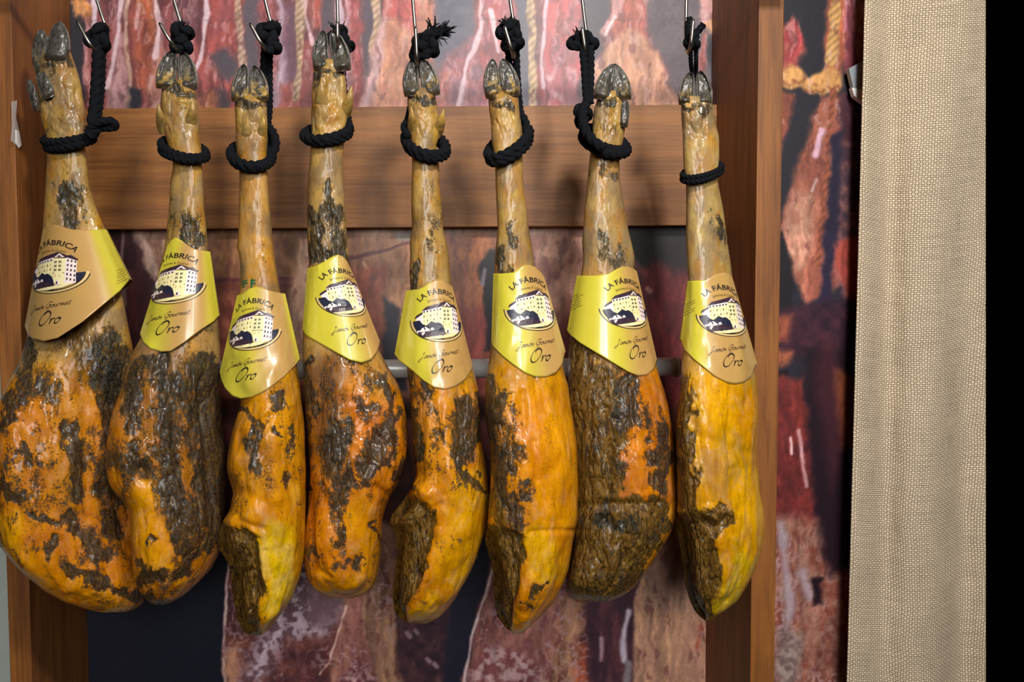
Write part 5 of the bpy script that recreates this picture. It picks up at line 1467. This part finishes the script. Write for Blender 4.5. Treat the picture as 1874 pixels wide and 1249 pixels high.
for i, S in enumerate(HAMS):
    if 'edge' in S:      # thin fat rim along the cut face
        for (xa, ya), (xb, yb) in zip(S['edge'][:-1], S['edge'][1:]):
            S['strokes'].append(('T', xa, ya, xb, yb, 11, 1.0, (208, 130, 20)))
            S['strokes'].append(('Y', xa + 2, ya, xb + 2, yb, 8, 1.0))
    yb_ = S['rows'][0][0] + 20; xa_, xb_ = S['rows'][0][1] + 4, S['rows'][0][2] - 4
    S['strokes'].append(('M', xa_, yb_, xb_, yb_, 9, .62))
    h = build_ham(S)
    build_label(h, LABELS[i])
    for k, (cx, cy, w, hh, tilt, dY, och, face) in enumerate(CLAWS[i]):
        claw(h, cx, cy, w, hh, tilt, S['Y'] + dY, .019, side=(-1 if k == 0 else 1), ochre=och, face=face, seed=i * 7 + k)
    for k, (bx, by, tx, ty, r, dY, dark) in enumerate(SPURS[i]):
        if dark: claw(h, (bx + tx) / 2, (by + ty) / 2, r * 2, math.hypot(bx - tx, by - ty) * 1.05, math.degrees(math.atan2(tx - bx, by - ty)), S['Y'] + dY, .010, name='dewclaw', ochre=.1, face=0, seed=i)
        else: spur(h, bx, by, tx, ty, r, S['Y'] + dY, seed=i * 3 + k)
    build_rope(ROPES[i], S['Y'])
    build_hook(HOOKS[i], S['Y'])
    if i == 2:   # green inked stamp on the shank just above the sleeve
        V, Fc = text2d('F F', 20, .8)
        px = 443 + V[:, 0] * 1.0; py = 526 - V[:, 1] * 1.0
        Yd = np.array([hit_Y(h.bvh, a_, b_) for a_, b_ in zip(px, py)])
        o = child('stamp', P(px, py, Yd - .0006), Fc, M['ink_green'], h.root, smooth=False)
        o['label'] = 'green inked stamp letters'

rail_z = P(790, -62, 1.2)[2]
pth = np.array([(P(-60, 0, 1.2)[0], 1.2, rail_z), (0, 1.2, rail_z), (P(1460, 0, 1.2)[0], 1.2, rail_z)])
o = mesh_np('hanging_rail', *tube(pth, .008, 20), M['steel'])
tag(o, 'horizontal grey steel rail that carries the wire hooks of all the hams', 'rail')

# plastic strip on the left side panel
tg = empty('price_tag_holder', P(28, 228, YF + .02))
tag(tg, 'small clear plastic holder with a white end stuck to the left cabinet panel', 'tag holder')
xs_ = XL1 + .0012


def flat_on_panel(name, pts, mat, off):
    """pts: (px,py) read on the inner face of the left panel (plane x = XL1)"""
    V = []
    for sgn in (0, 1):
        for px, py in pts:
            d = np.array([(px - PX0) / F, -(py - PY0) / F, -1.0]) @ RC.T
            t = (xs_ - OC[0]) / d[0]
            q = OC + d * t
            V.append((xs_ + off - sgn * .001, q[1], q[2]))
    n = len(pts)
    Fc = [tuple(range(n)), tuple(range(n, 2 * n))[::-1]] + [(i, i + n, (i + 1) % n + n, (i + 1) % n) for i in range(n)]
    child(name, V, Fc, mat, tg, smooth=False)


flat_on_panel('clear_strip', [(21, 186), (30, 184), (28, 215), (34, 240), (39, 262), (33, 270), (20, 258), (22, 230)], M['clear'], .001)
flat_on_panel('white_end', [(27, 238), (33, 240), (37, 266), (32, 271), (27, 262)], M['white_plastic'], .0022)

# ------------------------------------------------------------------ curtain and the metal piece behind it
YC = 1.41
nu, nv = 260, 200
ys = np.linspace(-120, 1380, nv)
U, Vv = np.meshgrid(np.linspace(0, 1, nu), ys)
xa = 1583 - (1583 - 1550) * (Vv / 1249.0); xb = 1804.0
PXc = xa + (xb - xa) * U
lx = PXc - 1555
fold = .024 * np.exp(-((lx - 75 + Vv * .01) / 30) ** 2) * (0.6 + .4 * np.sin(Vv / 400)) + .020 * np.exp(-((lx - 205) / 30) ** 2) * sstep(200, 900, Vv) + .012 * np.sin(U * 7 + Vv / 700) * U
Yc_ = YC + fold + .004 * (1 - sstep(0, .05, U)) + (fbm(PXc / 60, Vv / 160, seed=4) - .5) * .008
Vc = P(PXc, Vv, Yc_)
cur = mesh_np('curtain', Vc, grid_faces(nv, nu)[:, ::-1], M['burlap'])
uvl = cur.data.uv_layers.new(name='UVMap')
arc = np.concatenate([np.zeros((nv, 1)), np.cumsum(np.linalg.norm(np.diff(Vc, axis=1), axis=2), 1)], 1)
uvv = np.stack([arc, Vc[..., 2] + .012 * np.sin(arc * 14)], -1).reshape(-1, 2)
li = np.zeros(len(cur.data.loops), dtype=np.int32); cur.data.loops.foreach_get('vertex_index', li)
uvl.data.foreach_set('uv', uvv[li].astype(np.float32).ravel())
md = cur.modifiers.new('cloth', 'SOLIDIFY'); md.thickness = .0015; md.offset = -1
tag(cur, 'beige coarse woven burlap curtain hanging at the right edge', 'curtain')

clip = empty('wall_bracket', P(1568, 145, 1.46))
tag(clip, 'small grey and white metal piece poking out from behind the curtain edge', 'bracket')


def slab(name, pts, Y0, Y1, mat):
    n = len(pts); q = np.array(pts, float)
    A = P(q[:, 0], q[:, 1], Y0); B = A + np.array([0, Y1 - Y0, 0])
    Fc = [tuple(range(n)), tuple(range(n, 2 * n))[::-1]] + [(i, i + n, (i + 1) % n + n, (i + 1) % n) for i in range(n)]
    o = child(name, np.concatenate([A, B]), Fc, mat, clip, smooth=False)
    md = o.modifiers.new('bevel', 'BEVEL'); md.width = .001; md.segments = 2


slab('grey_arm', [(1554, 125), (1578, 112), (1600, 112), (1600, 164), (1562, 162)], 1.455, 1.467, M['grey_plastic'])
slab('white_foot', [(1559, 160), (1576, 163), (1600, 163), (1600, 200), (1574, 184), (1564, 176)], 1.453, 1.465, M['white_plastic'])
